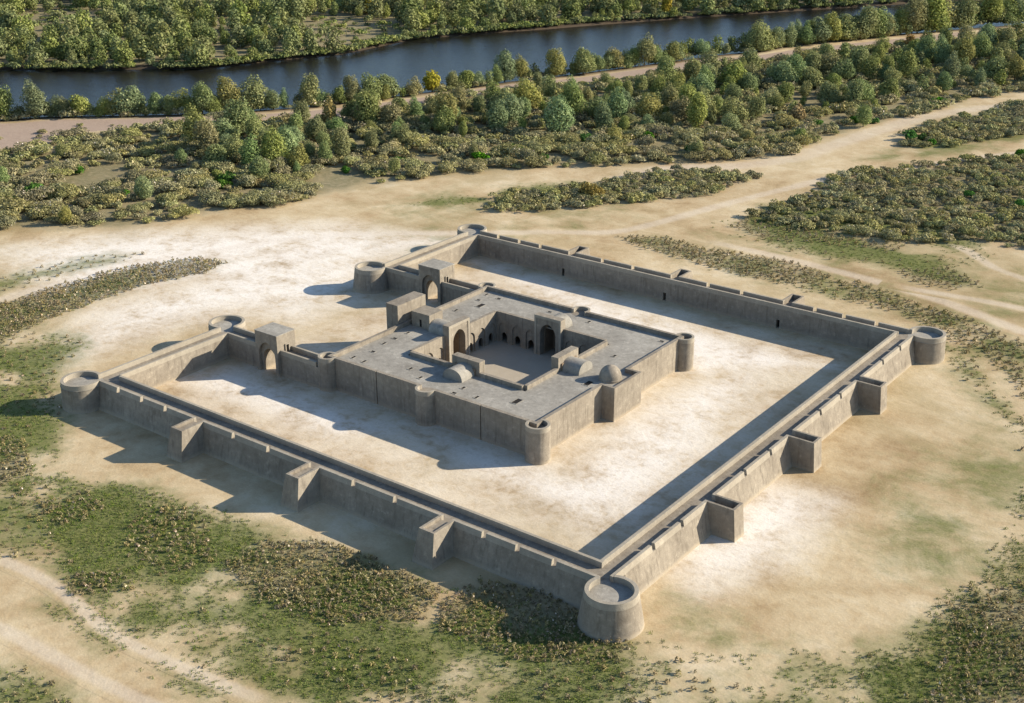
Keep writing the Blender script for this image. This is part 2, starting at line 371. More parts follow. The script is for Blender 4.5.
def earth():
    m, nt, out = new_mat('desert_earth'); n = N(nt); p = n.pos()
    big = n.noise(p, .022, 7, .58, .6)
    mid = n.noise(p, .11, 8, .62, .3)
    sm = n.noise(p, .55, 6, .65)
    fine = n.noise(p, 2.6, 5, .65)
    stre = n.noise(n.mapping(p, (.25, .55, 1)), 1.0, 6, .65, .5)
    f = n.math('ADD', n.math('MULTIPLY', big, .4), n.math('ADD', n.math('MULTIPLY', mid, .4), n.math('MULTIPLY', sm, .2)))
    col = n.ramp(f, [(.36, (.270, .185, .096)), (.45, (.390, .286, .162)), (.54, (.485, .382, .236)), (.66, (.585, .495, .350))])
    pale = n.math('MULTIPLY', n.attr('pale'), n.ss(n.math('ADD', n.math('MULTIPLY', mid, .6), n.math('MULTIPLY', sm, .4)), .26, .58))
    col = n.mix(n.math('MULTIPLY', pale, .85), col, n.mix(sm, (.66, .60, .52), (.80, .755, .695)))
    # fine straw-coloured and pale flecks
    col = n.mix(n.math('MULTIPLY', n.ss(stre, .54, .72), .28), col, (.31, .215, .12))
    col = n.mix(n.math('MULTIPLY', n.ss(fine, .58, .74), .22), col, (.62, .53, .40))
    stain = n.math('MULTIPLY', n.ss(n.noise(p, .016, 7, .68, 1.0), .47, .62), n.math('SUBTRACT', 1.0, n.math('MULTIPLY', n.attr('pale'), .9)))
    col = n.mix(n.math('MULTIPLY', stain, .45), col, n.mix(mid, (.22, .185, .085), (.36, .27, .15)))
    col = n.mix(n.math('MULTIPLY', n.ss(sm, .52, .66), .28), col, (.30, .215, .115))
    speck = n.noise(p, 6.5, 3, .6)
    col = n.mix(n.math('MULTIPLY', n.ss(speck, .60, .72), .35), col, (.24, .17, .10))
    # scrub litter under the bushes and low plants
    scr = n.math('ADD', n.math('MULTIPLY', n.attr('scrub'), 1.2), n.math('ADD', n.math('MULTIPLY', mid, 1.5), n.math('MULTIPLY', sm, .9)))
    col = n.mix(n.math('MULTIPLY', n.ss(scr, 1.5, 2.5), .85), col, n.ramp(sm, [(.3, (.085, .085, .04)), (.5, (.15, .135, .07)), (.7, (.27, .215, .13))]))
    # grass
    patch = n.noise(p, .075, 6, .7, .5)
    gr = n.math('ADD', n.math('MULTIPLY', n.attr('grass'), 1.15), n.math('ADD', n.math('MULTIPLY', patch, 1.9), n.math('MULTIPLY', sm, .9)))
    gcol = n.ramp(n.math('ADD', n.math('MULTIPLY', sm, .5), n.math('MULTIPLY', fine, .5)),
                  [(.30, (.045, .064, .014)), (.46, (.078, .102, .024)), (.58, (.130, .140, .042)), (.70, (.24, .21, .09))])
    col = n.mix(n.math('MULTIPLY', n.ss(gr, 1.62, 2.80), .88), col, gcol)
    # muddy banks and reddish riverside clay
    col = n.mix(n.math('MULTIPLY', n.attr('mud'), .9), col, n.mix(sm, (.030, .022, .017), (.065, .048, .036)))
    red = n.ss(n.math('ADD', n.attr('red'), n.math('MULTIPLY', n.math('SUBTRACT', mid, .5), .8)), .25, .6)
    col = n.mix(red, col, n.mix(n.math('ADD', n.math('MULTIPLY', mid, .5), n.math('MULTIPLY', stre, .5)), (.235, .165, .122), (.40, .31, .235)))
    # worn tracks
    tr = n.math('MULTIPLY', n.attr('track'), n.ss(n.math('ADD', n.noise(p, .06, 6, .7, .8), n.math('MULTIPLY', n.attr('track'), .45)), .5, .95))
    col = n.mix(n.math('MULTIPLY', tr, .38), col, n.mix(sm, (.50, .42, .335), (.62, .545, .455)))
    h = n.node('ShaderNodeHueSaturation'); n.put(h.inputs['Value'], n.math('ADD', n.math('MULTIPLY', fine, .36), .82)); n.put(h.inputs['Color'], col)
    nrm = n.bump(n.math('ADD', n.math('MULTIPLY', sm, 1.0), n.math('MULTIPLY', fine, .3)), .35, .3)
    diffuse_out(n, out, h.outputs[0], .97, nrm, .04)
    return m
M['earth'] = earth()

def water():
    m, nt, out = new_mat('river_water'); n = N(nt); p = n.pos()
    w = n.math('ADD', n.math('MULTIPLY', n.noise(p, .9, 4, .6), .5), n.math('MULTIPLY', n.noise(n.mapping(p, (.25, .25, 1)), 1.0, 5, .6, .6), .8))
    b = diffuse_out(n, out, n.mix(n.noise(p, .012, 3), (.006, .007, .008), (.017, .015, .010)), .17, n.bump(w, .6, .55), .4)
    b.inputs['IOR'].default_value = 1.27
    return m
M['water'] = water()

def leaves(name, stops, trans=.28, tint_attr=False):
    """foliage: per-leaf tone, per-plant tint"""
    m, nt, out = new_mat(name); n = N(nt)
    col = n.ramp(n.attr('tone'), stops)
    t = n.attr('tint') if tint_attr else n.node('ShaderNodeObjectInfo').outputs['Random']
    h = n.node('ShaderNodeHueSaturation'); n.put(h.inputs['Color'], col)
    n.put(h.inputs['Hue'], n.math('ADD', n.math('MULTIPLY', t, .036), .482))
    t2 = n.math('FRACT', n.math('MULTIPLY', t, 7.31))
    n.put(h.inputs['Value'], n.math('ADD', n.math('MULTIPLY', t2, .45), .93))
    n.put(h.inputs['Saturation'], n.math('ADD', n.math('MULTIPLY', n.math('FRACT', n.math('MULTIPLY', t, 3.7)), .3), .86))
    d = n.node('ShaderNodeBsdfDiffuse'); n.put(d.inputs[0], h.outputs[0])
    tr = n.node('ShaderNodeBsdfTranslucent'); n.put(tr.inputs[0], h.outputs[0])
    mx = n.node('ShaderNodeMixShader'); mx.inputs[0].default_value = trans
    nt.links.new(d.outputs[0], mx.inputs[1]); nt.links.new(tr.outputs[0], mx.inputs[2])
    nt.links.new(mx.outputs[0], out.inputs[0])
    return m
TREE = [(0.0, (.10, .118, .042)), (.4, (.185, .208, .076)), (.75, (.27, .285, .112)), (1.0, (.37, .36, .16))]
TEAL = [(0.0, (.092, .122, .055)), (.4, (.165, .208, .092)), (.75, (.245, .285, .130)), (1.0, (.34, .36, .18))]
OLIV = [(0.0, (.115, .118, .045)), (.4, (.215, .208, .080)), (.75, (.31, .29, .120)), (1.0, (.42, .38, .18))]
YELL = [(0.0, (.17, .145, .035)), (.5, (.31, .26, .06)), (1.0, (.44, .37, .11))]
ORNG = [(0.0, (.11, .080, .030)), (.5, (.24, .165, .060)), (1.0, (.36, .26, .11))]
SHRB = [(0.0, (.12, .115, .050)), (.45, (.24, .225, .104)), (.80, (.33, .30, .150)), (.93, (.40, .34, .19)), (.965, (.62, .52, .44)), (1.0, (.72, .63, .54))]
LOWP = [(0.0, (.10, .088, .040)), (.35, (.195, .160, .080)), (.75, (.28, .225, .125)), (.95, (.35, .275, .17)), (.98, (.60, .49, .40)), (1.0, (.66, .56, .47))]
VIVD = [(0.0, (.030, .075, .014)), (.5, (.065, .145, .028)), (1.0, (.14, .24, .05))]
GRSS = [(0.0, (.055, .090, .018)), (.5, (.115, .155, .038)), (.85, (.20, .205, .065)), (1.0, (.30, .26, .12))]
for k, st in dict(tree=TREE, teal=TEAL, olive=OLIV, yellow=YELL, orange=ORNG, shrub=SHRB, vivid=VIVD).items():
    M[k] = leaves('foliage_' + k, st)
for k, st in dict(wood_mass=[(p, tuple(.80 * c for c in k)) for p, k in TREE], scrub_mass=SHRB, low_mass=LOWP, grass_mass=GRSS).items():
    M[k] = leaves('foliage_' + k, st, .18, True)

# ------------------------------------------------------------------ ground, paths, river
def fbm(P, scale, seed=3):
    """value noise, 0..1, for patchy growth"""
    out = np.zeros(len(P)); amp, tot = 1.0, 0.0
    for o in range(4):
        Q = np.asarray(P, float)[:, :2] / scale * 2 ** o + 17.3 * o + seed
        i = np.floor(Q).astype(np.int64); f = Q - i; f = f * f * (3 - 2 * f)
        def h(a, b):
            n = (a * 374761393 + b * 668265263 + seed * 974711) & 0x7fffffff
            n = ((n ^ (n >> 13)) * 1274126177) & 0x7fffffff
            return ((n ^ (n >> 16)) & 0xffff) / 65535.0
        v = (h(i[:, 0], i[:, 1]) * (1 - f[:, 0]) + h(i[:, 0] + 1, i[:, 1]) * f[:, 0]) * (1 - f[:, 1]) + \
            (h(i[:, 0], i[:, 1] + 1) * (1 - f[:, 0]) + h(i[:, 0] + 1, i[:, 1] + 1) * f[:, 0]) * f[:, 1]
        out += amp * v; tot += amp; amp *= .55
    return out / tot
GRASS = [('grassA', 5, 1.0), ('grassB', 6, .8), ('grassC', 7, 1.0), ('grassI', 4, 1.05), ('grassJ', 3.5, 1.0), ('grassJb', 2.5, .8), ('grassK', 5, .85), ('meadowR', 6, 1.0), ('plantD', 4, .6), ('plantG', 4, .75), ('plantH', 5, .85), ('plantF', 5, .8), ('plantI', 2, .6), ('plantK', 2.5, .7), ('dryR', 9, .5), ('dryL', 6, .45), ('grassM', 3, .9), ('grassN', 4, .8), ('grassO', 5, 1.0), ('grassP', 5, .95), ('grassQ', 6, 1.0), ('stainR', 9, .7), ('grassR', 4, .75)]
SCRUB = [('band', 5, 1.0), ('islandA', 5, 1.0), ('islandB', 7, 1.0), ('islandC', 6, 1.0), ('plantD', 2.5, .7), ('plantC2', 4, .8), ('plantE', 2.5, .7), ('plantF', 3, .55), ('plantG', 3, .7), ('plantI', 2, .8), ('plantJ1', 1.6, .8), ('plantJ2', 2, .75), ('plantJ3', 2, .9), ('plantJ4', 2, .85), ('plantJ5', 1.6, .8), ('plantJ6', 2, .5), ('plantK', 2.5, .95), ('FAR', 6, 1.0)]
ZONES['FAR'] = FARWOOD
ZONES['yard'] = [[8, 8], [60, 9], [117, 10], [117, 60], [112, 116], [40, 116], [8, 116], [8, 60]]
ZONES['grassM'] = [[50.7,-61.5],[60.9,-58.4],[71.5,-57.5],[82.7,-58.4],[89.7,-68.7],[68.9,-75.0]]
ZONES['grassN'] = [[6.0,-34.9],[17.0,-22.0],[37.3,-29.0],[46.1,-40.0],[38.4,-43.9],[30.7,-49.6]]
ZONES['grassO'] = [[83.1,-37.3],[98.3,-30.3],[119.1,-24.6],[137.5,-10.7],[147.9,4.1],[149.8,12.8],[162.2,19.1],[162.2,34.8],[167.0,52.5],[182.0,5.3],[116.3,-48.7]]
ZONES['grassP'] = [[-49.9,-1.8],[-47.1,11.3],[-38.8,21.3],[-25.6,19.9],[-19.0,7.5],[2.3,-7.0],[4.9,-15.9],[-8.8,-26.2]]
ZONES['grassQ'] = [[126.8,-4.4],[130.8,11.3],[145.2,9.4],[144.0,-5.8],[135.3,-12.3]]
ZONES['stainR'] = [[138.7,64.4],[144.4,93.7],[150.0,114.8],[161.6,112.0],[179.0,47.5],[162.2,34.8],[149.2,35.5]]
ZONES['grassR'] = [[26.2,157.4],[54.5,163.1],[87.1,161.2],[108.0,158.5],[141.0,144.1],[150.0,114.8],[137.8,127.8],[111.9,145.4],[86.2,145.8],[57.5,146.9]]
ZONES['dryR'] = [[40, 176], [75, 150], [118, 140], [135, 120], [170, 90], [185, 180], [130, 205], [90, 196]]
ZONES['dryL'] = [[-5, 100], [-55, 135], [-50, 165], [-20, 200], [20, 190], [20, 150]]
RIVER = [[x - 8, y + 10] if 1 <= i <= 13 else [x, y] for i, (x, y) in enumerate(ZONES['river'])]

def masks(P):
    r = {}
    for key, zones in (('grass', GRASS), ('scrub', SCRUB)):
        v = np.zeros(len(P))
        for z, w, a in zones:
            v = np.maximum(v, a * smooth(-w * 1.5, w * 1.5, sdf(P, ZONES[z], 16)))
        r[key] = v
    r['grass'] = r['grass'] * (.42 + .78 * smooth(.30, .58, fbm(P, 13)))
    v = np.zeros(len(P))
    for z, w in (('pale1', 12), ('pale2', 8), ('pale3', 10), ('pale4', 6), ('pale5', 7), ('yard', 6)):
        v = np.maximum(v, (.38 if z == 'yard' else 1.0) * smooth(-w, w, sdf(P, ZONES[z], 14)))
    r['pale'] = v
    r['mud'] = smooth(-9, -2, sdf(P, RIVER))
    r['red'] = .75 * smooth(-4, 3, sdf(P, ZONES['redpath']))
    r['track'] = np.zeros(len(P))
    return r

def earth_mesh(name, V, F, extra=None):
    me = quads_mesh(name, V, F, M['earth'], None, True)
    r = masks(V[:, :2].astype(float))
    if extra: r.update(extra)
    for k, a in r.items():
        at = me.attributes.new(k, 'FLOAT', 'POINT'); at.data.foreach_set('value', a.astype(np.float32))
    return me

def axis(near0, near1, far0, far1, dn, df, end):
    a = list(np.arange(near0, near1, dn))
    b = list(np.arange(near1, far1, df)); c = list(np.arange(far0, near0, df))
    lo, hi = [], []
    s, x = df, far0
    while x > -end: s *= 1.5; x -= s; lo.append(x)
    s, x = df, far1
    while x < end: s *= 1.5; x += s; hi.append(x)
    return np.array(lo[::-1] + c + a + b + hi)
xs = axis(-110, 200, -640, 260, 1.3, 4.0, 7000)
ys = axis(-60, 270, -100, 900, 1.3, 4.0, 7000)
X, Y = np.meshgrid(xs, ys, indexing='ij')
V = np.stack([X.ravel(), Y.ravel(), np.zeros(X.size)], 1)
V[:, 2] -= 2.6 * smooth(-1.5, 7, sdf(V[:, :2], RIVER))
nx, ny = X.shape
I = (np.arange(nx - 1)[:, None] * ny + np.arange(ny - 1)[None, :]).ravel()
F = np.stack([I, I + ny, I + ny + 1, I + 1], 1)
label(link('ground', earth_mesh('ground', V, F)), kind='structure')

def ribbon(name, left, right, z, key, wide=1.7):
    """a worn way on the ground: a sheet between two edges, fading into the same earth at both sides"""
    Lf, Rt = np.array(left, float), np.array(right, float)
    mid = (Lf + Rt) / 2
    t = np.concatenate([[0], np.cumsum(np.hypot(*np.diff(mid, axis=0).T))])
    tt = np.linspace(0, t[-1], max(12, int(t[-1] / 2.2)))
    def cr(A):                                            # smooth interpolation along the way
        m = np.gradient(A, t, axis=0)
        k = np.clip(np.searchsorted(t, tt, 'right') - 1, 0, len(t) - 2)
        h = (t[k + 1] - t[k])[:, None]; u = ((tt - t[k]) / (t[k + 1] - t[k]))[:, None]
        return (2*u**3-3*u**2+1)*A[k] + (u**3-2*u**2+u)*h*m[k] + (-2*u**3+3*u**2)*A[k+1] + (u**3-u**2)*h*m[k+1]
    Lf, Rt = cr(Lf), cr(Rt)
    s = np.linspace(-wide, wide, 15)
    P = ((Lf + Rt) / 2)[:, None, :] + s[None, :, None] * ((Rt - Lf) / 2)[:, None, :]
    a, b = P.shape[:2]
    V = np.concatenate([P.reshape(-1, 2), np.full((a * b, 1), z)], 1)
    I = (np.arange(a - 1)[:, None] * b + np.arange(b - 1)[None, :]).ravel()
    F = np.stack([I, I + 1, I + b + 1, I + b], 1)
    mk = smooth(wide * .95, .35, np.abs(s))[None, :] * np.ones((a, 1))
    fade = smooth(0, 12, tt) * smooth(tt[-1], tt[-1] - 12, tt)
    mk = (mk * fade[:, None]).ravel()
    base = masks(V[:, :2])
    ex = {key: mk}
    if key == 'track':
        ex['grass'] = base['grass'] * (1 - .8 * mk); ex['scrub'] = base['scrub'] * (1 - .8 * mk)
    else:
        ex['scrub'] = base['scrub'] * (1 - mk)
        ex['red'] = np.maximum(mk, base['red'])
    return label(link(name, earth_mesh(name, V, F, ex)), kind='structure')

for i, (k, (w, pts)) in enumerate(TRACKS.items()):
    A = np.array(pts)
    t = np.gradient(A, axis=0); t /= np.hypot(t[:, 0], t[:, 1])[:, None]
    nrm = np.stack([-t[:, 1], t[:, 0]], 1)
    ribbon('path', A + nrm * w, A - nrm * w, .004 + .0015 * i, 'track', 1.9)
ribbon('riverside_path', RT, RB, .008, 'red', 1.25)

wv = [(x, y, -1.05) for x, y in RIVER]
# the river sheet; the banks rise through its edge
me = bpy.data.meshes.new('river')
pl = [Vector((x, y, 0)) for x, y in RIVER]
me.from_pydata(wv, [], [tuple(t) for t in tessellate_polygon([pl])]); me.materials.append(M['water']); me.update()
label(link('river', me), kind='structure')

# ------------------------------------------------------------------ the outer enclosure
WT, HT = 4.75, 5.75                                        # walkway and parapet height
PW = .55                                                   # parapet thickness
def spans(a, b, gaps):
    out, s = [], a
    for g0, g1 in sorted(gaps):
        out.append((s, g0)); s = g1
    out.append((s, b))
    return out

def outer_wall(lab, mp, s0, s1, p0, p1, i0, i1, tin, butts, notches, taper, doors=(), front=1.2, fl=4.45):
    """mp(s, t): s along the wall, t from the outside inwards"""
    o = mp((s0 + s1) / 2, 3.2)
    root = empty('enclosure_wall', (*o, 0), lab, 'wall', 'walls of the outer enclosure')
    def hx(m, a0, a1, tb0, tb1, tt0, tt1, z0, z1, da=0.0):
        m.hexa([(*mp(a0 - da, tb0), z0), (*mp(a1 + da, tb0), z0), (*mp(a1 + da, tb1), z0), (*mp(a0 - da, tb1), z0)],
               [(*mp(a0, tt0), z1), (*mp(a1, tt0), z1), (*mp(a1, tt1), z1), (*mp(a0, tt1), z1)])
    m = MB()
    if doors:                                              # doorways are cut as recesses from the inner face
        rec = 1.1
        hx(m, s0, s1, .2, tin - rec, 1.27, tin - rec, -.2, WT)
        prof = [(s0, -.2), (s1, -.2), (s1, WT), (s0, WT)]
        holes = [[(d - .42, .04), (d + .42, .04), (d + .42, 2.05), (d - .42, 2.05)] for d in doors]
        m.extrude(prof, holes, lambda u, w, d: (*mp(u, d), w), tin - rec, tin)
    else:
        hx(m, s0, s1, .2, tin, 1.27, tin, -.2, WT)
    m.build('wall_body', M['wall'], root)
    for d in doors:
        q = MB(); hx(q, d - .418, d + .418, tin - 1.09, tin - .92, tin - 1.09, tin - .92, .045, 2.045); q.build('doorway', M['opening_shade'], root)  # back of the recess, shade put into its colour
    gaps = [(n - .42, n + .42) for n in notches] + [(b - 1.1, b + 1.1) for b in butts]
    q = MB()
    for a, b in spans(p0, p1, gaps):
        hx(q, a, b, 1.27, 1.27 + PW + .2, 1.5, 1.5 + PW, WT, HT)
    q.build('outer_parapet', M['top'], root)
    q = MB(); hx(q, i0, i1, tin - PW, tin, tin - PW, tin, WT, HT); q.build('inner_parapet', M['top'], root)
    for b in butts:
        q = MB(); w = 1.55; tk = .45; e = taper
        # hollow-topped pier: solid below, rim on three sides
        def ring_pt(k, z):                                 # outline at a height (batter)
            f = 1 - z / HT
            return w + e * f, -3.5 - front * f
        w0, t0 = ring_pt(0, -.2); w1, t1 = ring_pt(0, fl)
        q.hexa([(*mp(b - w0, t0), -.2), (*mp(b + w0, t0), -.2), (*mp(b + w0, .35), -.2), (*mp(b - w0, .35), -.2)],
               [(*mp(b - w1, t1), fl), (*mp(b + w1, t1), fl), (*mp(b + w1, 1.35), fl), (*mp(b - w1, 1.35), fl)])
        w2, t2 = ring_pt(0, HT)
        q.hexa([(*mp(b - w1, t1), fl), (*mp(b + w1, t1), fl), (*mp(b + w1, t1 + tk), fl), (*mp(b - w1, t1 + tk), fl)],
               [(*mp(b - w2, t2), HT), (*mp(b + w2, t2), HT), (*mp(b + w2, t2 + tk), HT), (*mp(b - w2, t2 + tk), HT)])
        for sg in (-1, 1):
            q.hexa([(*mp(b + sg * w1, t1 + tk), fl), (*mp(b + sg * (w1 - tk), t1 + tk), fl), (*mp(b + sg * (w1 - tk), 1.49), fl), (*mp(b + sg * w1, 1.49), fl)],
                   [(*mp(b + sg * w2, t2 + tk), HT), (*mp(b + sg * (w2 - tk), t2 + tk), HT), (*mp(b + sg * (w2 - tk), 1.497), HT), (*mp(b + sg * w2, 1.497), HT)])
        q.build('buttress', M['wall'], root)
    return root

BX = [33.3, 63.4, 93.4]
outer_wall('long shaded outer wall with three wedge buttresses facing the scrubby plain, sun-notched parapet', lambda s, t: (s, t),
           1.0, 124.6, 2.9, 122.4, 5.0, 120.6, 5.8, BX, [9.8, 17, 24, 43.1, 52.2, 73, 82.4, 101, 107.6, 114.5], .6, (), 1.3, 5.15)
outer_wall('sunlit outer wall with three square hollow-topped buttresses facing bare sand', lambda s, t: (125.55 - t, s),
           5.8, 120.6, 3.0, 121.0, 5.8, 120.6, 5.6, [32.6, 62.4, 92.6], [14.3, 23, 44.3, 53.8, 74.3, 83.4, 104.1, 113.3], .06, (), .5)
outer_wall('outer wall with three dark doorways in its shaded courtyard face', lambda s, t: (s, 125.6 - t),
           1.0, 124.6, 3.2, 122.0, 4.4, 120.6, 5.0, [33.2, 63.4, 93.2], [9.5, 16.4, 23.2, 42.5, 51.5, 72.6, 81.5, 100, 107, 114.6], .3, [32.6, 62.5, 92.6])
outer_wall('short sunlit wall between the leftmost round tower and the tower by the nearer gatehouse', lambda s, t: (t - .9, s),
           5.8, 33.8, 3.2, 35.2, 5.8, 33.8, 5.8, [], [], 0)
outer_wall('short sunlit wall from the rearmost round tower to the tower by the farther gatehouse', lambda s, t: (t - .9, s),
           90.2, 120.6, 88.2, 121.2, 90.2, 120.6, 5.8, [], [], 0)

def round_tower(lab, c, rb, rt, a0, a1):
    """a0..a1: the arc of the rim; the rest is the entry from the wall walk"""
    root = empty('round_tower', (*c, 0), lab, 'tower', 'round towers of the outer enclosure')
    m = MB(); m.drum(c, rb + .04, rt + .2 * (rb - rt), -.2, WT, 72); m.build('tower_body', M['wall'], root)
    m = MB(); m.drum(c, rt + .14, rt + .14, WT, WT + .012, 60); m.build('tower_floor', M['roof'], root)
    m = MB(); m.ring(c, rt + .2 * (rb - rt), rt, rt - .62, WT + .012, HT + .03, a0, a1, 60); m.build('rim', M['top'], root)
    return root
round_tower('big flared round tower at the nearest corner, grass at its foot', (125.7, .1), 4.95, 3.95, -207, 117)
round_tower('upright round tower where the notched far wall meets the sunlit hollow-buttressed wall', (125.8, 124.3), 4.15, 3.85, -120, 187)
round_tower('round tower at the far left corner of the enclosure with its shadow on dark grass', (0, 0), 4.25, 4.02, 77, 387)
round_tower('rearmost round tower beyond the farther gatehouse with scrub behind it', (0, 124.3), 4.3, 3.95, -7, 283)
round_tower('open-topped round tower left of the nearer gatehouse, mostly hidden behind the wall walk', (-.6, 38.4), 4.4, 3.95, -15, 291)
round_tower('flared round tower left of the farther gatehouse casting a long shadow on pale sand', (-.6, 84.9), 4.6, 3.88, 68, 386)

# ------------------------------------------------------------------ gatehouses and the walls that tie them in
def gate_wall(lab, x0, x1, pa, pb, y0, y1):
    root = empty('gate_wall', ((x0 + x1) / 2, (y0 + y1) / 2, 0), lab, 'wall', 'low walls beside the gatehouses')
    m = MB(); m.box(x0, x1, y0, y1, -.2, WT + .002); m.build('wall_body', M['wall'], root)
    for a, b, c, d in ((pa[0], pa[1], y0, y0 + .5), (pb[0], pb[1], y1 - .5, y1)):
        m = MB(); m.box(a, b, c, d, WT + .002, HT); m.build('parapet', M['top'], root)

def gatehouse(lab, x0, x1, y0, y1, h, ydoor):
    xc = (x0 + x1) / 2
    root = empty('gatehouse', (xc, (y0 + y1) / 2, 0), lab, 'gatehouse', 'gatehouses of the forecourt')
    mp = lambda u, w, d: (u, d, w)
    def u_shape(w, apex):
        a = arch(xc, w, apex, -.2)
        return [(x0, -.2)] + a[::-1] + [(x1, -.2), (x1, h), (x0, h)]
    m = MB(); m.extrude(u_shape(3.7, 5.4), [], mp, y0 + .75, y1 - .75); m.build('gate_body', M['wall'], root)
    for ya, yb in ((y0, y0 + .75), (y1 - .75, y1)):
        m = MB(); m.extrude(u_shape(4.9, 7.0), [], mp, ya, yb); m.build('arch_front', M['wall'], root)
    m = MB(); m.box(x0 - .06, x1 + .06, y0 - .06, y1 + .06, h, h + .14); m.build('roof_slab', M['roof'], root)
    for x, sg in ((x1, 1), (x0, -1)):
        a, b = sorted((x, x + sg * .04))
        m = MB(); m.box(a, b, ydoor - .38, ydoor + .38, WT + .05, WT + 1.85); d = m.build('door', M['opening_shade'], root)  # flat slab on the face; near-black colour paints an opening's shade
        m = MB(); a, b = sorted((x, x + sg * .3))
        for c in (-.56, .38): m.box(a, b, ydoor + c, ydoor + c + .18, WT + .01, WT + 1.85)
        m.box(a, b, ydoor - .56, ydoor + .56, WT + 1.852, WT + 2.05)
        m.build('door_frame', M['top'], root)
    return root
gatehouse('nearer arched gatehouse on the shaded wall facing the courtyard corner', 14.6, 21.2, 33.0, 38.2, 9.05, 35.7)
gatehouse('farther arched gatehouse with sunlit ground showing through its arch', 14.3, 21.0, 85.9, 91.4, 8.85, 88.3)
gate_wall('low wall from the nearer gatehouse to the open-topped round tower', -.28, 14.6, (4.4, 14.6), (2.9, 14.6), 33.8, 37.6)
gate_wall('low wall from the nearer gatehouse to the slim corner tower of the inner building', 21.2, 33.3, (21.2, 31.6), (21.2, 31.8), 33.8, 37.4)
gate_wall('low wall from the farther gatehouse to the flared round tower with the long shadow', -.28, 14.3, (2.9, 14.3), (4.4, 14.3), 86.4, 90.2)
gate_wall('low wall from the farther gatehouse to the back corner tower of the inner building', 21.0, 33.4, (21.0, 31.8), (21.0, 31.6), 86.5, 90.1)

# ------------------------------------------------------------------ the inner building
X0, X1, Y0, Y1 = 33.55, 86.55, 35.3, 88.1
CX0, CX1, CY0, CY1 = 45.75, 74.45, 47.75, 76.05           # court faces
RZ, HI = 6.3, 7.2
CX, CY = 60.2, 61.75
inn = empty('caravanserai', (CX, CY, 0), 'square flat-roofed mud-brick building with arcaded courtyard, small dome and tall portal inside the enclosure', 'building')

OW = .75
m = MB()                                                   # shaded long side with two drain grooves
m.box(58.4, 61.8, Y0, Y0 + .3, -.2, RZ - .02)
for (a, b) in ((X0 + OW, 46.9), (47.15, 58.4), (61.8, 73.35), (73.6, X1 - OW)):
    m.box(a, b, Y0, Y0 + .3, -.2, HI)
m.box(X0 + OW, X1 - OW, Y0 + .3, Y0 + OW, -.2, RZ - .02)
for (a, b) in ((X0 + OW, 58.4), (61.8, X1 - OW)): m.box(a, b, Y0 + .3, Y0 + OW, RZ - .02, HI - .002)
m.build('outer_wall', M['wall'], inn)
m = MB(); m.box(X0, X0 + OW, Y0, Y1, -.2, HI); m.build('outer_wall', M['wall'], inn)
m = MB(); m.box(X0 + OW, X1 - OW, Y1 - OW, Y1, -.2, RZ - .02); m.box(X0 + OW, 58.6, Y1 - OW, Y1, RZ - .02, HI); m.box(61.8, X1 - OW, Y1 - OW, Y1, RZ - .02, HI); m.build('outer_wall', M['wall'], inn)
BY0, BY1 = 56.8, 66.7                                      # bastion
m = MB(); m.box(X1 - OW, X1, Y0, BY0 + .6, -.2, HI); m.box(X1 - OW, X1, BY1 - .6, Y1, -.2, HI); m.box(X1 - OW, X1, BY0 + .6, BY1 - .6, -.2, RZ - .02)
m.build('outer_wall', M['wall'], inn)
m = MB()
m.box(X1, 89.4, BY0, BY0 + .6, -.2, HI); m.box(X1, 89.4, BY1 - .6, BY1, -.2, HI); m.box(88.8, 89.4, BY0 + .6, BY1 - .6, -.2, HI)
m.build('bastion', M['wall'], inn)

CT = .75                                                   # court wall thickness
ix0, ix1, iy0, iy1 = X0 + OW, X1 - OW, Y0 + OW, Y1 - OW
m = MB()
m.box(ix0, ix1, iy0, CY0 - CT, RZ - .3, RZ); m.box(ix0, ix1, CY1 + CT, iy1, RZ - .3, RZ)
m.box(ix0, CX0 - CT, CY0 - CT, CY1 + CT, RZ - .3, RZ); m.box(CX1 + CT, ix1, CY0 - CT, CY1 + CT, RZ - .3, RZ)
m.box(ix1, 88.8, BY0 + .6, BY1 - .6, RZ - .3, RZ)
m.build('roof', M['roof'], inn)
m = MB(); m.box(CX0 - 6, CX1 + 6, CY0 - 6, CY1 + 6, .0, .12); m.build('court_floor', M['court'], inn)

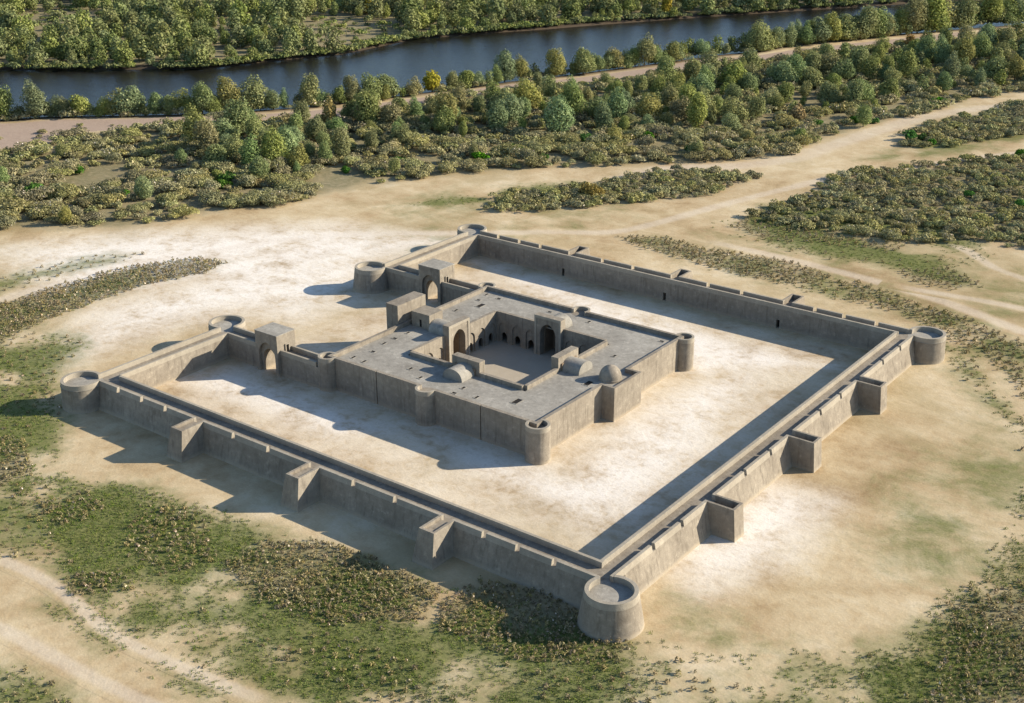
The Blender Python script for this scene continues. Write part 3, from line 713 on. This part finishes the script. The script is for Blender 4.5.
def court_side(mp, length, c):
    """mp(u, w, d): u along the side, w up, d into the building; c: middle of the iwan"""
    half = 3.5
    for a, b in ((0, c - half), (c + half, length)):
        n = 3; pitch = (b - a) / n
        cs = [a + pitch * (i + .5) for i in range(n)]
        m = MB()
        outer = [(a, .1), (b, .1), (b, HI), (a, HI)]
        m.extrude(outer, [arch(x, 2.5, 4.9, .13) for x in cs], mp, 0, .3)
        outer2 = [(a, .1), (b, .1), (b, HI), (a, HI)]
        m.extrude(outer2, [arch(x, 1.55, 2.45, .13) for x in cs], mp, .3, CT)
        m.build('court_wall', M['wall'], inn)
    # the iwan: tall frame with a pointed arch, a deep hall behind and a vault showing on the roof
    m = MB()
    a = arch(c, 4.1, 7.7, .1, 10)
    m.extrude([(c - half, .1)] + a[::-1] + [(c + half, .1), (c + half, 9.35), (c - half, 9.35)], [], mp, -.95, .65)
    fr = m.build('iwan', M['wall'], inn)
    m = MB()                                               # raised border of the frame
    m.extrude([(c - half + .01, .12), (c - half + .55, .12), (c - half + .55, 8.75), (c + half - .55, 8.75), (c + half - .55, .12), (c + half - .01, .12), (c + half - .01, 9.34), (c - half + .01, 9.34)], [], mp, -1.07, -.95)
    h = m.build('frame_border', M['top'], inn); h.parent = fr; h.location = (0, 0, 0)
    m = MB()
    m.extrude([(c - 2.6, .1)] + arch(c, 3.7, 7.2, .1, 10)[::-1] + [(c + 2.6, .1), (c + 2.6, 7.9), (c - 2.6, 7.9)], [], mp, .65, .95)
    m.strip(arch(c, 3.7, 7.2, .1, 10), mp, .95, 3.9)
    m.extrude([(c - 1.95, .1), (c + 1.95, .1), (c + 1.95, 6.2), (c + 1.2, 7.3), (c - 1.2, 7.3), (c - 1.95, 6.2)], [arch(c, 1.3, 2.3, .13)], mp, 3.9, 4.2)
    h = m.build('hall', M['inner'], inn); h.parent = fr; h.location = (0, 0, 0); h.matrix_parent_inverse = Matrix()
    return fr

def re_parent(child, parent):
    child.parent = parent; child.location = (0, 0, 0)

def vault(fr, mp, c, d0, d1, w=2.45, h=2.25):
    prof = [(c + w * math.cos(math.pi * i / 20), RZ - .02 + h * math.sin(math.pi * i / 20) ** .85) for i in range(21)]
    prof = [(c + w + .02, RZ - .02)] + prof[1:-1] + [(c - w - .02, RZ - .02)]
    m = MB()
    m.strip(prof, mp, d0, d1)
    k = len(m.v); m.v += [tuple(mp(p[0], p[1], d1)) for p in prof]; m.f.append(tuple(range(k, k + len(prof)))); m.sm.append(False)
    o = m.build('vault', M['roof'], inn); re_parent(o, fr)
    return o

L1, L2 = CX1 - CX0, CY1 - CY0
sides = {
    'front': (lambda u, w, d: (CX0 - d, CY0 + u, w), L2, CY - CY0),
    'back': (lambda u, w, d: (CX1 + d, CY0 + u, w), L2, CY - CY0),
    'shade': (lambda u, w, d: (CX0 + u, CY0 - d, w), L1, CX + .2 - CX0),
    'far': (lambda u, w, d: (CX0 + u, CY1 + d, w), L1, CX + .2 - CX0),
}
for k, (mp, ln, c) in sides.items():
    fr = court_side(mp, ln, c)
    vault(fr, mp, c, .65, 5.6 if k == 'front' else 4.9)

m = MB()                                                   # the block behind the portal, with a dark doorway
m.box(34.9, 40.0, 59.9, 64.3, RZ, 9.75); ves = m.build('stair_block', M['wall'], inn)
m = MB(); m.box(37.2, 37.75, 59.86, 59.9, RZ + .35, RZ + 2.0); d = m.build('doorway', M['opening_shade'], inn); re_parent(d, ves)  # no recess here: the doorway's shade is this near-black slab

m = MB()                                                   # entrance portal
PX0, PY0, PY1, PH = 30.2, 57.0, 66.2, 11.4
mpp = lambda u, w, d: (d, u, w)
a = arch(CY, 4.8, 8.6, -.2, 10)
m.extrude([(PY0, -.2)] + a[::-1] + [(PY1, -.2), (PY1, PH), (PY0, PH)], [], mpp, PX0, 32.6)
a = arch(CY, 2.0, 3.2, -.2)
m.extrude([(PY0, -.2)] + a[::-1] + [(PY1, -.2), (PY1, PH - .002), (PY0, PH - .002)], [], mpp, 32.6, 33.55)
por = m.build('entrance_portal', M['wall'], inn)
m = MB(); m.box(33.3, 33.5, CY - 1.0, CY + 1.0, -.1, 3.3); d = m.build('door', M['dark_wood'], inn); re_parent(d, por)

m = MB()                                                   # pointed dome on a low drum
c = (85.2, 61.75); n = 40
prof = [(2.3, RZ), (2.3, RZ + .35)] + [(2.25 * math.cos(t) ** .92, RZ + .35 + 2.55 * math.sin(t) ** .97 + .15 * (t / 1.5708) ** 6) for t in [1.5708 * i / 14 for i in range(0, 14)]]
rings = len(prof)
for r, z in prof:
    for i in range(n):
        an = 2 * math.pi * i / n; m.v.append((c[0] + r * math.cos(an), c[1] + r * math.sin(an), z))
for k in range(rings - 1):
    for i in range(n):
        j = (i + 1) % n
        m.f.append((k * n + i, k * n + j, (k + 1) * n + j, (k + 1) * n + i)); m.sm.append(k > 0)
m.v.append((c[0], c[1], RZ + 3.08)); t = len(m.v) - 1
for i in range(n): m.f.append(((rings - 1) * n + i, (rings - 1) * n + (i + 1) % n, t)); m.sm.append(True)
m.build('dome', M['wall'], inn)

def slim_tower(c, r, a0, a1, floor=RZ):
    m = MB(); m.drum(c, r + .08, r + .01, -.2, floor + .014, 48); o = m.build('corner_tower', M['wall'], inn)
    m = MB(); m.ring(c, r + .01, r, r - .5, floor + .014, HI + .03, a0, a1, 40); q = m.build('rim', M['top'], inn); re_parent(q, o)
slim_tower((86.7, 35.4), 2.3, -197, 112)
slim_tower((86.7, 88.0), 2.1, -114, 198)
slim_tower((33.6, 35.4), 2.05, 70, 378)
slim_tower((33.6, 88.0), 2.1, -18, 289)
slim_tower((60.1, 35.3), 2.15, 178, 362)
slim_tower((60.2, 88.1), 2.1, -30, 210)

SK = [(36.9, 48.7), (36.9, 52.1), (37, 56.2), (36.7, 72.8), (36.7, 80.9), (39.3, 78.4), (35.9, 84.9), (39.9, 84.4), (36.9, 39.4), (40.2, 39.1), (38.1, 44),
      (54.7, 39.8), (64.6, 41.1), (64.7, 38.2), (69.4, 39.3), (76.7, 42.4), (54.2, 84.5), (64.6, 84.7), (82.9, 57.4), (83.2, 84.6), (50.2, 42.0), (79.5, 72.0)]
for i, (x, y) in enumerate(SK):
    w, l = (.6, 1.1) if i in (15, 18, 5) else (.30, .52)
    if i % 3 == 1: w, l = l, w
    q = MB()
    t, h = .16, .07
    q.box(x - w - t, x + w + t, y - l - t, y - l, RZ, RZ + h); q.box(x - w - t, x + w + t, y + l, y + l + t, RZ, RZ + h)
    q.box(x - w - t, x - w, y - l, y + l, RZ, RZ + h); q.box(x + w, x + w + t, y - l, y + l, RZ, RZ + h)
    o = q.build('roof_opening', M['roof'], inn)
    q = MB(); q.box(x - w, x + w, y - l, y + l, RZ - .05, RZ + .012); s_ = q.build('shade_panel', M['opening_shade'], inn); re_parent(s_, o)  # no hole below; panel coloured for the shade inside an opening

# ------------------------------------------------------------------ vegetation: shapes
def cards(C, Nn, S, rng, aspect=.7):
    """leaf sprays: one quad per point, facing Nn"""
    n = len(C)
    Nn = Nn / np.linalg.norm(Nn, axis=1)[:, None]
    a = rng.normal(size=(n, 3)); u = np.cross(Nn, a); u /= np.linalg.norm(u, axis=1)[:, None]
    v = np.cross(Nn, u)
    S = S[:, None]
    j = lambda: 1 + .35 * (rng.random((n, 1)) - .5)
    P = np.stack([C - u * S * j() * .2 - v * S * aspect * j(), C + u * S * j(), C + v * S * aspect * j() - u * S * .15, C - u * S * j()], 1)
    return P.reshape(-1, 3), np.arange(4 * n).reshape(n, 4)

def crown_cloud(rng, h, w, base, nleaf, size, lobes=11, tall=1.0):
    """leaf points over the skins of several unequal lobes"""
    lc, lr = [], []
    for i in range(lobes):
        a = rng.random() * 2 * math.pi
        z = rng.random()
        rad = w * .5 * (.62 * math.sqrt(rng.random())) * (1 - .45 * z)
        lc.append((rad * math.cos(a), rad * math.sin(a), base + (h - base) * (.12 + .70 * z)))
        lr.append((w * .5 * rng.uniform(.34, .60) * (1.12 - .4 * z), (h - base) * rng.uniform(.17, .29)))
    lc.append((0, 0, base + (h - base) * .45)); lr.append((w * .36, (h - base) * .42))
    lc, lr = np.array(lc), np.array(lr)
    wts = lr[:, 0] ** 2; wts /= wts.sum()
    k = rng.choice(len(lc), nleaf, p=wts)
    d = rng.normal(size=(nleaf, 3)); d /= np.linalg.norm(d, axis=1)[:, None]
    rr = rng.uniform(.72, 1.08, nleaf)[:, None]
    C = lc[k] + d * rr * np.stack([lr[k, 0], lr[k, 0], lr[k, 1]], 1)
    C[:, 2] = np.maximum(C[:, 2], base * .6 + .2 * rng.random(nleaf))
    Nn = d + .48 * rng.normal(size=(nleaf, 3)) + np.array([0, 0, .3])
    S = size * rng.uniform(.55, 1.25, nleaf)
    P, F = cards(C, Nn, S, rng)
    lobe_t = rng.uniform(-.16, .16, len(lc))[k]
    tone = np.clip(rng.beta(2.2, 2.6, nleaf) + lobe_t, 0, .999)
    return P, F, tone

def trunk_mb(rng, h, r):
    m = MB()
    def limb(p, q, r0, r1, n=6):
        p, q = np.array(p), np.array(q); d = q - p; d /= np.linalg.norm(d)
        a = np.cross(d, [.3, .9, .1]); a /= np.linalg.norm(a); b = np.cross(d, a)
        k = len(m.v)
        for c, rad in ((p, r0), (q, r1)):
            for i in range(n):
                t = 2 * math.pi * i / n; m.v.append(tuple(c + rad * (a * math.cos(t) + b * math.sin(t))))
        for i in range(n):
            j = (i + 1) % n; m.f.append((k + i, k + j, k + n + j, k + n + i)); m.sm.append(True)
    p0 = np.array([0, 0, -.15]); p1 = np.array([rng.normal() * .2, rng.normal() * .2, h * .3]); p2 = p1 + np.array([rng.normal() * .4, rng.normal() * .4, h * .35])
    limb(p0, p1, r, r * .75); limb(p1, p2, r * .75, r * .35)
    for i in range(5):
        a = rng.random() * 6.28; s = p1 + (p2 - p1) * rng.random() * .6
        limb(s, s + np.array([math.cos(a) * h * .22, math.sin(a) * h * .22, h * rng.uniform(.12, .28)]), r * .4, r * .12, 5)
    return m

TREES = {}
def tree_proto(key, mat, n, hw, nleaf, size):
    out = []
    for i in range(n):
        rng = np.random.default_rng(100 + 13 * i + sum(map(ord, key)))
        h, w = hw[i % len(hw)]
        P, F, tone = crown_cloud(rng, h, w, h * .05, nleaf, size, 9 + i % 5)
        cm = quads_mesh('crown', P, F, M[mat], {'tone': tone})
        tm = trunk_mb(rng, h, .28)
        me = bpy.data.meshes.new('trunk'); me.from_pydata(tm.v, [], tm.f); me.materials.append(M['bark'])
        out.append((cm, me, h))
    TREES[key] = out
HW = [(11, 11.5), (12.5, 10), (9.5, 12), (13, 12), (8.5, 9.5)]
tree_proto('tree', 'tree', 5, HW, 4200, .33)
tree_proto('teal', 'teal', 3, HW, 4200, .32)
tree_proto('olive', 'olive', 4, HW, 4200, .33)
tree_proto('yellow', 'yellow', 2, [(12, 7), (9, 8)], 1600, .5)
tree_proto('orange', 'orange', 2, [(7.5, 8), (6, 7)], 1500, .5)

def bush_cloud(rng, w, h, nleaf, size):
    lobes = rng.integers(5, 9)
    lc = np.stack([rng.normal(size=lobes) * w * .22, rng.normal(size=lobes) * w * .22, h * rng.uniform(.25, .62, lobes)], 1)
    lr = np.stack([w * rng.uniform(.2, .36, lobes), h * rng.uniform(.25, .42, lobes)], 1)
    k = rng.integers(0, lobes, nleaf)
    d = rng.normal(size=(nleaf, 3)); d[:, 2] = np.abs(d[:, 2]) * 1.1 - .35; d /= np.linalg.norm(d, axis=1)[:, None]
    C = lc[k] + d * rng.uniform(.75, 1.15, nleaf)[:, None] * np.stack([lr[k, 0], lr[k, 0], lr[k, 1]], 1)
    C[:, 2] = np.maximum(C[:, 2], .08 + .25 * rng.random(nleaf))
    Nn = d + .55 * rng.normal(size=(nleaf, 3)) + np.array([0, 0, .3])
    P, F = cards(C, Nn, size * rng.uniform(.5, 1.25, nleaf), rng)
    tone = np.clip(rng.beta(1.9, 2.2, nleaf), 0, .999)
    return P, F, tone

BUSH = {}
for key, mat, n, (w, h), nl, sz in (('shrub', 'shrub', 7, (5.2, 2.7), 1600, .22), ('vivid', 'vivid', 3, (3.4, 1.9), 600, .28), ('orange_shrub', 'orange', 1, (5, 3.2), 900, .32)):
    BUSH[key] = []
    for i in range(n):
        rng = np.random.default_rng(900 + 31 * i + len(key))
        s = rng.uniform(.85, 1.15)
        P, F, tone = bush_cloud(rng, w * s, h * rng.uniform(.85, 1.2), nl, sz)
        BUSH[key].append(quads_mesh(key, P, F, M[mat], {'tone': tone}))

CAM = np.array([210.9, -135.8, 110.5])
def camd(x, y): return math.sqrt((x - CAM[0]) ** 2 + (y - CAM[1]) ** 2 + CAM[2] ** 2)

# ------------------------------------------------------------------ trees that can be told apart
def plant_tree(kind, x, y, sc, lab, group):
    cm, tm, h = TREES[kind][rnd.randrange(len(TREES[kind]))]
    o = bpy.data.objects.new('broadleaf_tree', None); COL.objects.link(o)
    o.location = (x, y, 0); o.rotation_euler.z = rnd.random() * 6.28
    o.scale = (sc * rnd.uniform(.9, 1.12), sc * rnd.uniform(.9, 1.12), sc)
    label(o, lab, 'tree', group)
    for nm, me in (('crown', cm), ('trunk', tm)):
        c = bpy.data.objects.new(nm, me); COL.objects.link(c); c.parent = o
    return o

KINDLAB = {'tree': 'mid-green', 'teal': 'bluish grey-green', 'olive': 'olive-green'}
cand = []
rowA = np.array(ROW)
seg = np.concatenate([[0], np.cumsum(np.hypot(*np.diff(rowA, axis=0).T))])
s = 0.0
while s < seg[-1]:
    k = min(np.searchsorted(seg, s, 'right') - 1, len(rowA) - 2)
    u = (s - seg[k]) / (seg[k + 1] - seg[k])
    p = rowA[k] + (rowA[k + 1] - rowA[k]) * u
    t = (rowA[k + 1] - rowA[k]) / (seg[k + 1] - seg[k])
    nrm = np.array([-t[1], t[0]])
    p = p + nrm * (rnd.uniform(1.0, 5.5))
    cand.append((float(p[0]), float(p[1]), rnd.choice(['tree', 'tree', 'teal', 'olive']), rnd.choice([rnd.uniform(.38, .75), rnd.uniform(.7, 1.25)]), 'row'))
    if p[1] > 440: cand[-1] = cand[-1][:3] + (cand[-1][3] * 1.35, 'row')
    s += rnd.uniform(2.9, 6.0) * (.6 if p[1] > 440 else 1)
rng = np.random.default_rng(5)
clear = [(ZONES['redpath'], -5.0), (RIVER, -4.0)]
for x, y in scatter(WOOD, 7.6, 8000, rng, 0, clear):
    big = .36 + .92 * rng.random() ** 1.6
    cand.append((x, y, ['tree', 'tree', 'teal', 'olive'][rng.integers(4)], big, 'wood'))
for x, y in scatter(ZONES['band'], 26, 500, rng, 3, clear + [(WOOD, -5)]):
    cand.append((x, y, ['teal', 'olive', 'tree'][rng.integers(3)], .45 + .25 * rng.random(), 'edge'))
for (x, y) in ROWYELLOW: plant_tree('yellow', x, y, 1.15, 'golden-yellow tree among green ones in the row along the near riverbank', None)
for (x, y) in WOODYELLOW: plant_tree('yellow', x, y, 1.05, 'bright yellow tree among the green trees of the woodland strip, near the reddish path', None)
for i, (x, y) in enumerate(FARYELLOW): plant_tree('yellow', x, y, 1.15, ('tall narrow yellow tree at the top edge above the far riverbank', 'yellow-green tree at the water edge of the far bank near the river bend')[i], None)
for i, (x, y) in enumerate(ORANGE[1:3]): plant_tree('orange', x, y, 1.0, ('low rust-orange tree at the front edge of the woodland strip above the sandy track', 'rust-orange tree beside the end of the reddish riverside path')[i], None)
cand = [c for c in cand if all((c[0] - x) ** 2 + (c[1] - y) ** 2 > 45 for x, y in ROWYELLOW + WOODYELLOW)]
cand.sort(key=lambda c: camd(c[0], c[1]) / (.5 + c[3]))
singles, rest = cand[:288], cand[288:]
GR = {'row': ('{} leafy tree in the row between river and reddish path', 'trees in the row along the near riverbank'),
      'wood': ('{} leafy tree in the dense woodland strip between reddish path and scrub', 'trees of the woodland strip'),
      'edge': ('small {} tree standing among the scrub in front of the woodland', 'small trees among the scrub')}
for x, y, k, sc, z in singles:
    plant_tree(k, x, y, sc, GR[z][0].format(KINDLAB[k]), KINDLAB[k] + ' ' + GR[z][1])

# the far woods: nobody could count these
def merge(parts):
    Vs, Fs, ts, ti, off = [], [], [], [], 0
    for P, F, tone, tint in parts:
        Vs.append(P); Fs.append(F + off); off += len(P); ts.append(tone); ti.append(np.full(len(F), tint))
    return np.concatenate(Vs), np.concatenate(Fs), np.concatenate(ts), np.concatenate(ti)

def place(P, x, y, s, sz, a):
    c, n = math.cos(a), math.sin(a)
    return np.stack([(P[:, 0] * c - P[:, 1] * n) * s + x, (P[:, 0] * n + P[:, 1] * c) * s + y, P[:, 2] * sz], 1)

rng = np.random.default_rng(21)
far_protos = [crown_cloud(rng, 10.5 + i % 3, 11, .6, 720, .62, 9) for i in range(8)]
far_low = [bush_cloud(rng, 6, 3.2, 170, .62) for i in range(5)]
FARB = [[x - 1, y + 1] for x, y in FARWOOD[:14]] + FARWOOD[14:]
parts = []
for i in range(420):                                       # bushes down to the water's edge
    k = rng.integers(13); u = rng.random()
    q = np.array(FARB[k]) * (1 - u) + np.array(FARB[k + 1]) * u
    P, F, tone = far_low[rng.integers(5)]
    s = rng.uniform(.4, 1.1)
    parts.append((place(P, q[0] + rng.uniform(-3, 1.5), q[1] + rng.uniform(-1.5, 3), s, s * 1.1, rng.random() * 6.28), F, tone, rng.random()))
for x, y in scatter(FARB, 7.1, 22000, rng, .5):
    P, F, tone = far_protos[rng.integers(8)]
    s = .42 + .85 * rng.random() ** 1.2
    clearing = math.sin(x * .021 + 1.3) * math.sin(y * .027 + x * .008)
    if clearing > .62:
        P, F, tone = far_low[rng.integers(5)]
    parts.append((place(P, x, y, s, s * rng.uniform(.85, 1.15), rng.random() * 6.28), F, tone, rng.random()))
for x, y, k, sc, z in rest:
    P, F, tone = far_protos[rng.integers(8)]
    parts.append((place(P, x, y, sc, sc, rng.random() * 6.28), F, tone, rng.random()))
Vv, Ff, tn, ti = merge(parts)
label(link('woodland', quads_mesh('woodland', Vv, Ff, M['wood_mass'], {'tone': tn, 'tint': ti})), 'dense green woods on the far side of the river', 'woods', kind='stuff')

# ------------------------------------------------------------------ shrubs
def plant_bush(key, x, y, sc, lab, group, name='shrub'):
    o = bpy.data.objects.new(name, BUSH[key][rnd.randrange(len(BUSH[key]))]); COL.objects.link(o)
    o.location = (x, y, 0); o.rotation_euler.z = rnd.random() * 6.28
    o.scale = (sc * rnd.uniform(.85, 1.2), sc * rnd.uniform(.85, 1.2), sc * rnd.uniform(.85, 1.15))
    return label(o, lab, 'shrub', group)
GL = ('small vivid green shrub standing out among grey-olive scrub', 'vivid green shrubs dotted through the scrub')
for x, y in GREEN: plant_bush('vivid', x, y, rnd.uniform(1.0, 1.6), *GL)
plant_bush('orange_shrub', ORANGE[0][0], ORANGE[0][1], 1.15, 'rust-orange shrub in the long island of scrub beside the sandy track', None)
plant_bush('orange_shrub', ORANGE[3][0], ORANGE[3][1], 1.0, 'rust-orange shrub at the front edge of the scrub, left of the woodland', None)
rng = np.random.default_rng(8)
bc = []
BL = {'band': ('grey-olive shrub in the wide scrub belt in front of the woodland', 'shrubs of the scrub belt'),
      'islandA': ('grey-green shrub in the long narrow scrub island behind the enclosure', 'shrubs of the long narrow island'),
      'islandB': ('grey-olive shrub in the scrub island between two forks of the sandy track', 'shrubs between the track forks'),
      'islandC': ('dusty olive shrub in the broad scrub patch on the plain beyond the notched far wall', 'shrubs of the broad scrub patch')}
gcl = [(ZONES['redpath'], -1.5)]
for z, sp, lo, hi in (('band', 3.2, .5, 1.5), ('islandA', 2.7, .42, .9), ('islandB', 3.2, .5, 1.1), ('islandC', 2.7, .32, .95)):
    for x, y in scatter(ZONES[z], sp, 12000, rng, 1.0, gcl):
        if z == 'band' and math.sin(x * .047 + 2) * math.sin(y * .041 + x * .02) > .86: continue
        if any((x - g[0]) ** 2 + (y - g[1]) ** 2 < 12 for g in GREEN): continue
        bc.append((x, y, lo + (hi - lo) * rng.random() ** 1.4, z))
for k in range(150):
    i = rng.integers(len(rowA) - 1); u = rng.random()
    q = rowA[i] + (rowA[i + 1] - rowA[i]) * u
    rowb = (float(q[0] - 2 - 3 * rng.random()), float(q[1] + 2.5 * rng.random()), rng.uniform(.6, 1.3), 'band')
    bc.append(rowb)
for k in range(26):                                        # stray bushes on the clay flat by the river
    bc.append((-205 + 45 * rng.random() - 12, 118 + 40 * rng.random(), rng.uniform(.3, .7), 'band'))
bc.sort(key=lambda c: camd(c[0], c[1]) / (c[2] + .3))
for x, y, sc, z in bc[:262]:
    plant_bush('shrub', x, y, sc, *BL[z])
mass = [bush_cloud(rng, 5.2, 2.7, 520, .35) for i in range(9)]
parts = []
for x, y, sc, z in bc[262:]:
    P, F, tone = mass[rng.integers(9)]
    parts.append((place(P, x, y, sc * rng.uniform(.85, 1.2), sc * rng.uniform(.85, 1.2), rng.random() * 6.28), F, tone, rng.random()))
Vv, Ff, tn, ti = merge(parts)
label(link('scrub', quads_mesh('scrub', Vv, Ff, M['scrub_mass'], {'tone': tn, 'tint': ti})), 'grey-olive flowering scrub merging into one mass before the woodland', 'scrub', kind='stuff')

# ------------------------------------------------------------------ low plants and grass
rng = np.random.default_rng(77)
def tuft(n, r, h, size):
    d = rng.normal(size=(n, 3)); d[:, 2] = np.abs(d[:, 2]); d /= np.linalg.norm(d, axis=1)[:, None]
    C = d * np.array([r, r, h]) * rng.uniform(.55, 1.1, n)[:, None] + np.array([0, 0, .05])
    P, F = cards(C, d + .7 * rng.normal(size=(n, 3)), size * rng.uniform(.6, 1.3, n), rng, .6)
    return P, F, np.clip(rng.beta(1.8, 2.2, n), 0, .999)
tufts = [tuft(26, .42, .62, .17) for i in range(10)]
parts = []
LOW = [('plantD', 1.25, 1500, 2.2), ('plantC2', 1.5, 900, 3), ('plantE', 1.5, 400, 2.5), ('plantF', 1.35, 1500, 2.5), ('plantG', .95, 4500, 3.5), ('plantH', 2.2, 400, 2.5),
       ('plantI', .85, 1300, 1.2), ('plantJ1', .95, 260, 1.2), ('plantJ2', 1.0, 700, 1.5), ('plantJ3', .80, 2600, 1.5), ('plantJ4', .80, 2000, 1.4), ('plantJ5', .95, 220, 1.2),
       ('plantJ6', 1.5, 300, 1.5), ('plantJ7', 1.6, 200, 1.5), ('plantK', .85, 3000, 1.8), ('grassJ', 6.0, 200, 2), ('grassC', 3.5, 900, 3), ('grassK', 3.5, 500, 3), ('grassO', 6.5, 150, 6), ('grassR', 1.8, 1500, 3), ('grassM', 1.6, 300, 2), ('grassN', 2.2, 500, 3), ('grassP', 2.2, 500, 3), ('meadowR', 2.2, 600, 5)]
for z, sp, tries, edge in LOW:
    S = np.array(scatter(ZONES[z], sp, tries * 3, rng, edge))
    if z in ('grassJ', 'grassO', 'grassK', 'grassC'): S = S[fbm(S, 13) > .43]
    for x, y in S:
        P, F, tone = tufts[rng.integers(10)]
        s = rng.uniform(.55, 1.25) * (1.15 if z in ('plantD', 'plantG', 'plantF', 'plantE', 'plantC2') else 1.0)
        parts.append((place(P, x, y, s, s * rng.uniform(.8, 1.2), rng.random() * 6.28), F, tone, rng.random()))
Vv, Ff, tn, ti = merge(parts)
label(link('ground_cover', quads_mesh('ground_cover', Vv, Ff, M['low_mass'], {'tone': tn, 'tint': ti})), 'knee-high brownish green plants growing in patches on the plain', 'plants', kind='stuff')
n_low = len(parts)

def blades(n, r, h):
    a = rng.random(n) * 6.28; q = np.sqrt(rng.random(n)) * r
    b = np.stack([q * np.cos(a), q * np.sin(a), np.zeros(n)], 1)
    w = rng.normal(size=(n, 3)); w[:, 2] = 0; w *= (.045 / np.linalg.norm(w, axis=1))[:, None]
    tip = b + np.stack([rng.normal(size=n) * .1, rng.normal(size=n) * .1, h * rng.uniform(.5, 1.2, n)], 1)
    P = np.stack([b - w, b + w, tip + w * .3, tip - w * .3], 1).reshape(-1, 3)
    return P, np.arange(4 * n).reshape(n, 4), np.clip(rng.beta(2, 2, n), 0, .999)
gp = [blades(15, .45, .22) for i in range(8)]
parts = []
for z, sp, tries, edge in (('grassJ', .48, 24000, 4.5), ('grassI', .75, 3500, 3.5), ('grassK', .6, 9000, 5), ('grassC', 1.1, 5000, 5), ('plantG', 1.0, 2000, 2.5), ('plantF', 1.1, 1500, 3), ('grassA', 1.2, 1200, 4), ('grassJb', .7, 900, 2.5), ('grassO', .65, 11000, 4), ('grassM', .7, 1500, 3), ('grassN', .9, 2500, 4), ('grassP', .9, 2500, 4), ('grassR', 1.2, 3000, 4), ('meadowR', .8, 3500, 5)):
    S = np.array(scatter(ZONES[z], sp, tries * 2, rng, edge))
    for x, y in S[fbm(S, 13) + .34 * (rng.random(len(S)) - .5) > .43]:
        P, F, tone = gp[rng.integers(8)]
        s = rng.uniform(.7, 1.3)
        parts.append((place(P, x, y, s, s, rng.random() * 6.28), F, tone, rng.random()))
Vv, Ff, tn, ti = merge(parts)
label(link('grass', quads_mesh('grass', Vv, Ff, M['grass_mass'], {'tone': tn, 'tint': ti})), 'short green grass growing in patches around the fort', 'grass', kind='stuff')
print('trees', len(cand), 'shrubs', len(bc), 'low', n_low, 'grass', len(parts))

# ------------------------------------------------------------------ light and camera
SUN_AZ, SUN_EL = 43.5, 24.0                                # azimuth counter-clockwise from +x
sun = bpy.data.lights.new('sun', 'SUN'); sun.energy = 5.0; sun.angle = math.radians(.5); sun.color = (1, .91, .76)
so = bpy.data.objects.new('sun', sun); COL.objects.link(so)
d = Vector((math.cos(math.radians(SUN_EL)) * math.cos(math.radians(SUN_AZ)), math.cos(math.radians(SUN_EL)) * math.sin(math.radians(SUN_AZ)), math.sin(math.radians(SUN_EL))))
so.rotation_euler = d.to_track_quat('Z', 'Y').to_euler()
so.location = d * 300
w = bpy.data.worlds.new('World'); scene.world = w; w.use_nodes = True
nt = w.node_tree; bg = nt.nodes['Background']
sky = nt.nodes.new('ShaderNodeTexSky'); sky.sky_type = 'NISHITA'; sky.sun_disc = False
sky.sun_elevation = math.radians(SUN_EL); sky.sun_rotation = math.radians(90 - SUN_AZ)
sky.air_density = 1.0; sky.dust_density = .4; sky.ozone_density = 2.8
nt.links.new(sky.outputs[0], bg.inputs[0]); bg.inputs[1].default_value = .108

cam = bpy.data.cameras.new('camera'); co = bpy.data.objects.new('camera', cam); COL.objects.link(co)
R_ = Vector((0.797152581, 0.60376968, -0.0031521427)); U_ = Vector((-0.231945218, 0.311047289, 0.92165666)); F_ = Vector((-0.557448812, 0.733969861, -0.38799364))
mw = Matrix((R_, U_, -F_)).transposed().to_4x4(); mw.translation = Vector((210.90691, -135.8087, 110.50981))
co.matrix_world = mw
cam.sensor_width = 36; cam.lens = 1294.85847 * 36 / 1024; cam.clip_start = 1; cam.clip_end = 20000
scene.camera = co
vs = scene.view_settings; vs.view_transform = 'Standard'; vs.look = 'None'; vs.gamma = 1.0; vs.exposure = .97; vs.use_curve_mapping = False
scene.render.engine = 'CYCLES'
scene.cycles.max_bounces = 6; scene.cycles.diffuse_bounces = 3; scene.cycles.transmission_bounces = 3
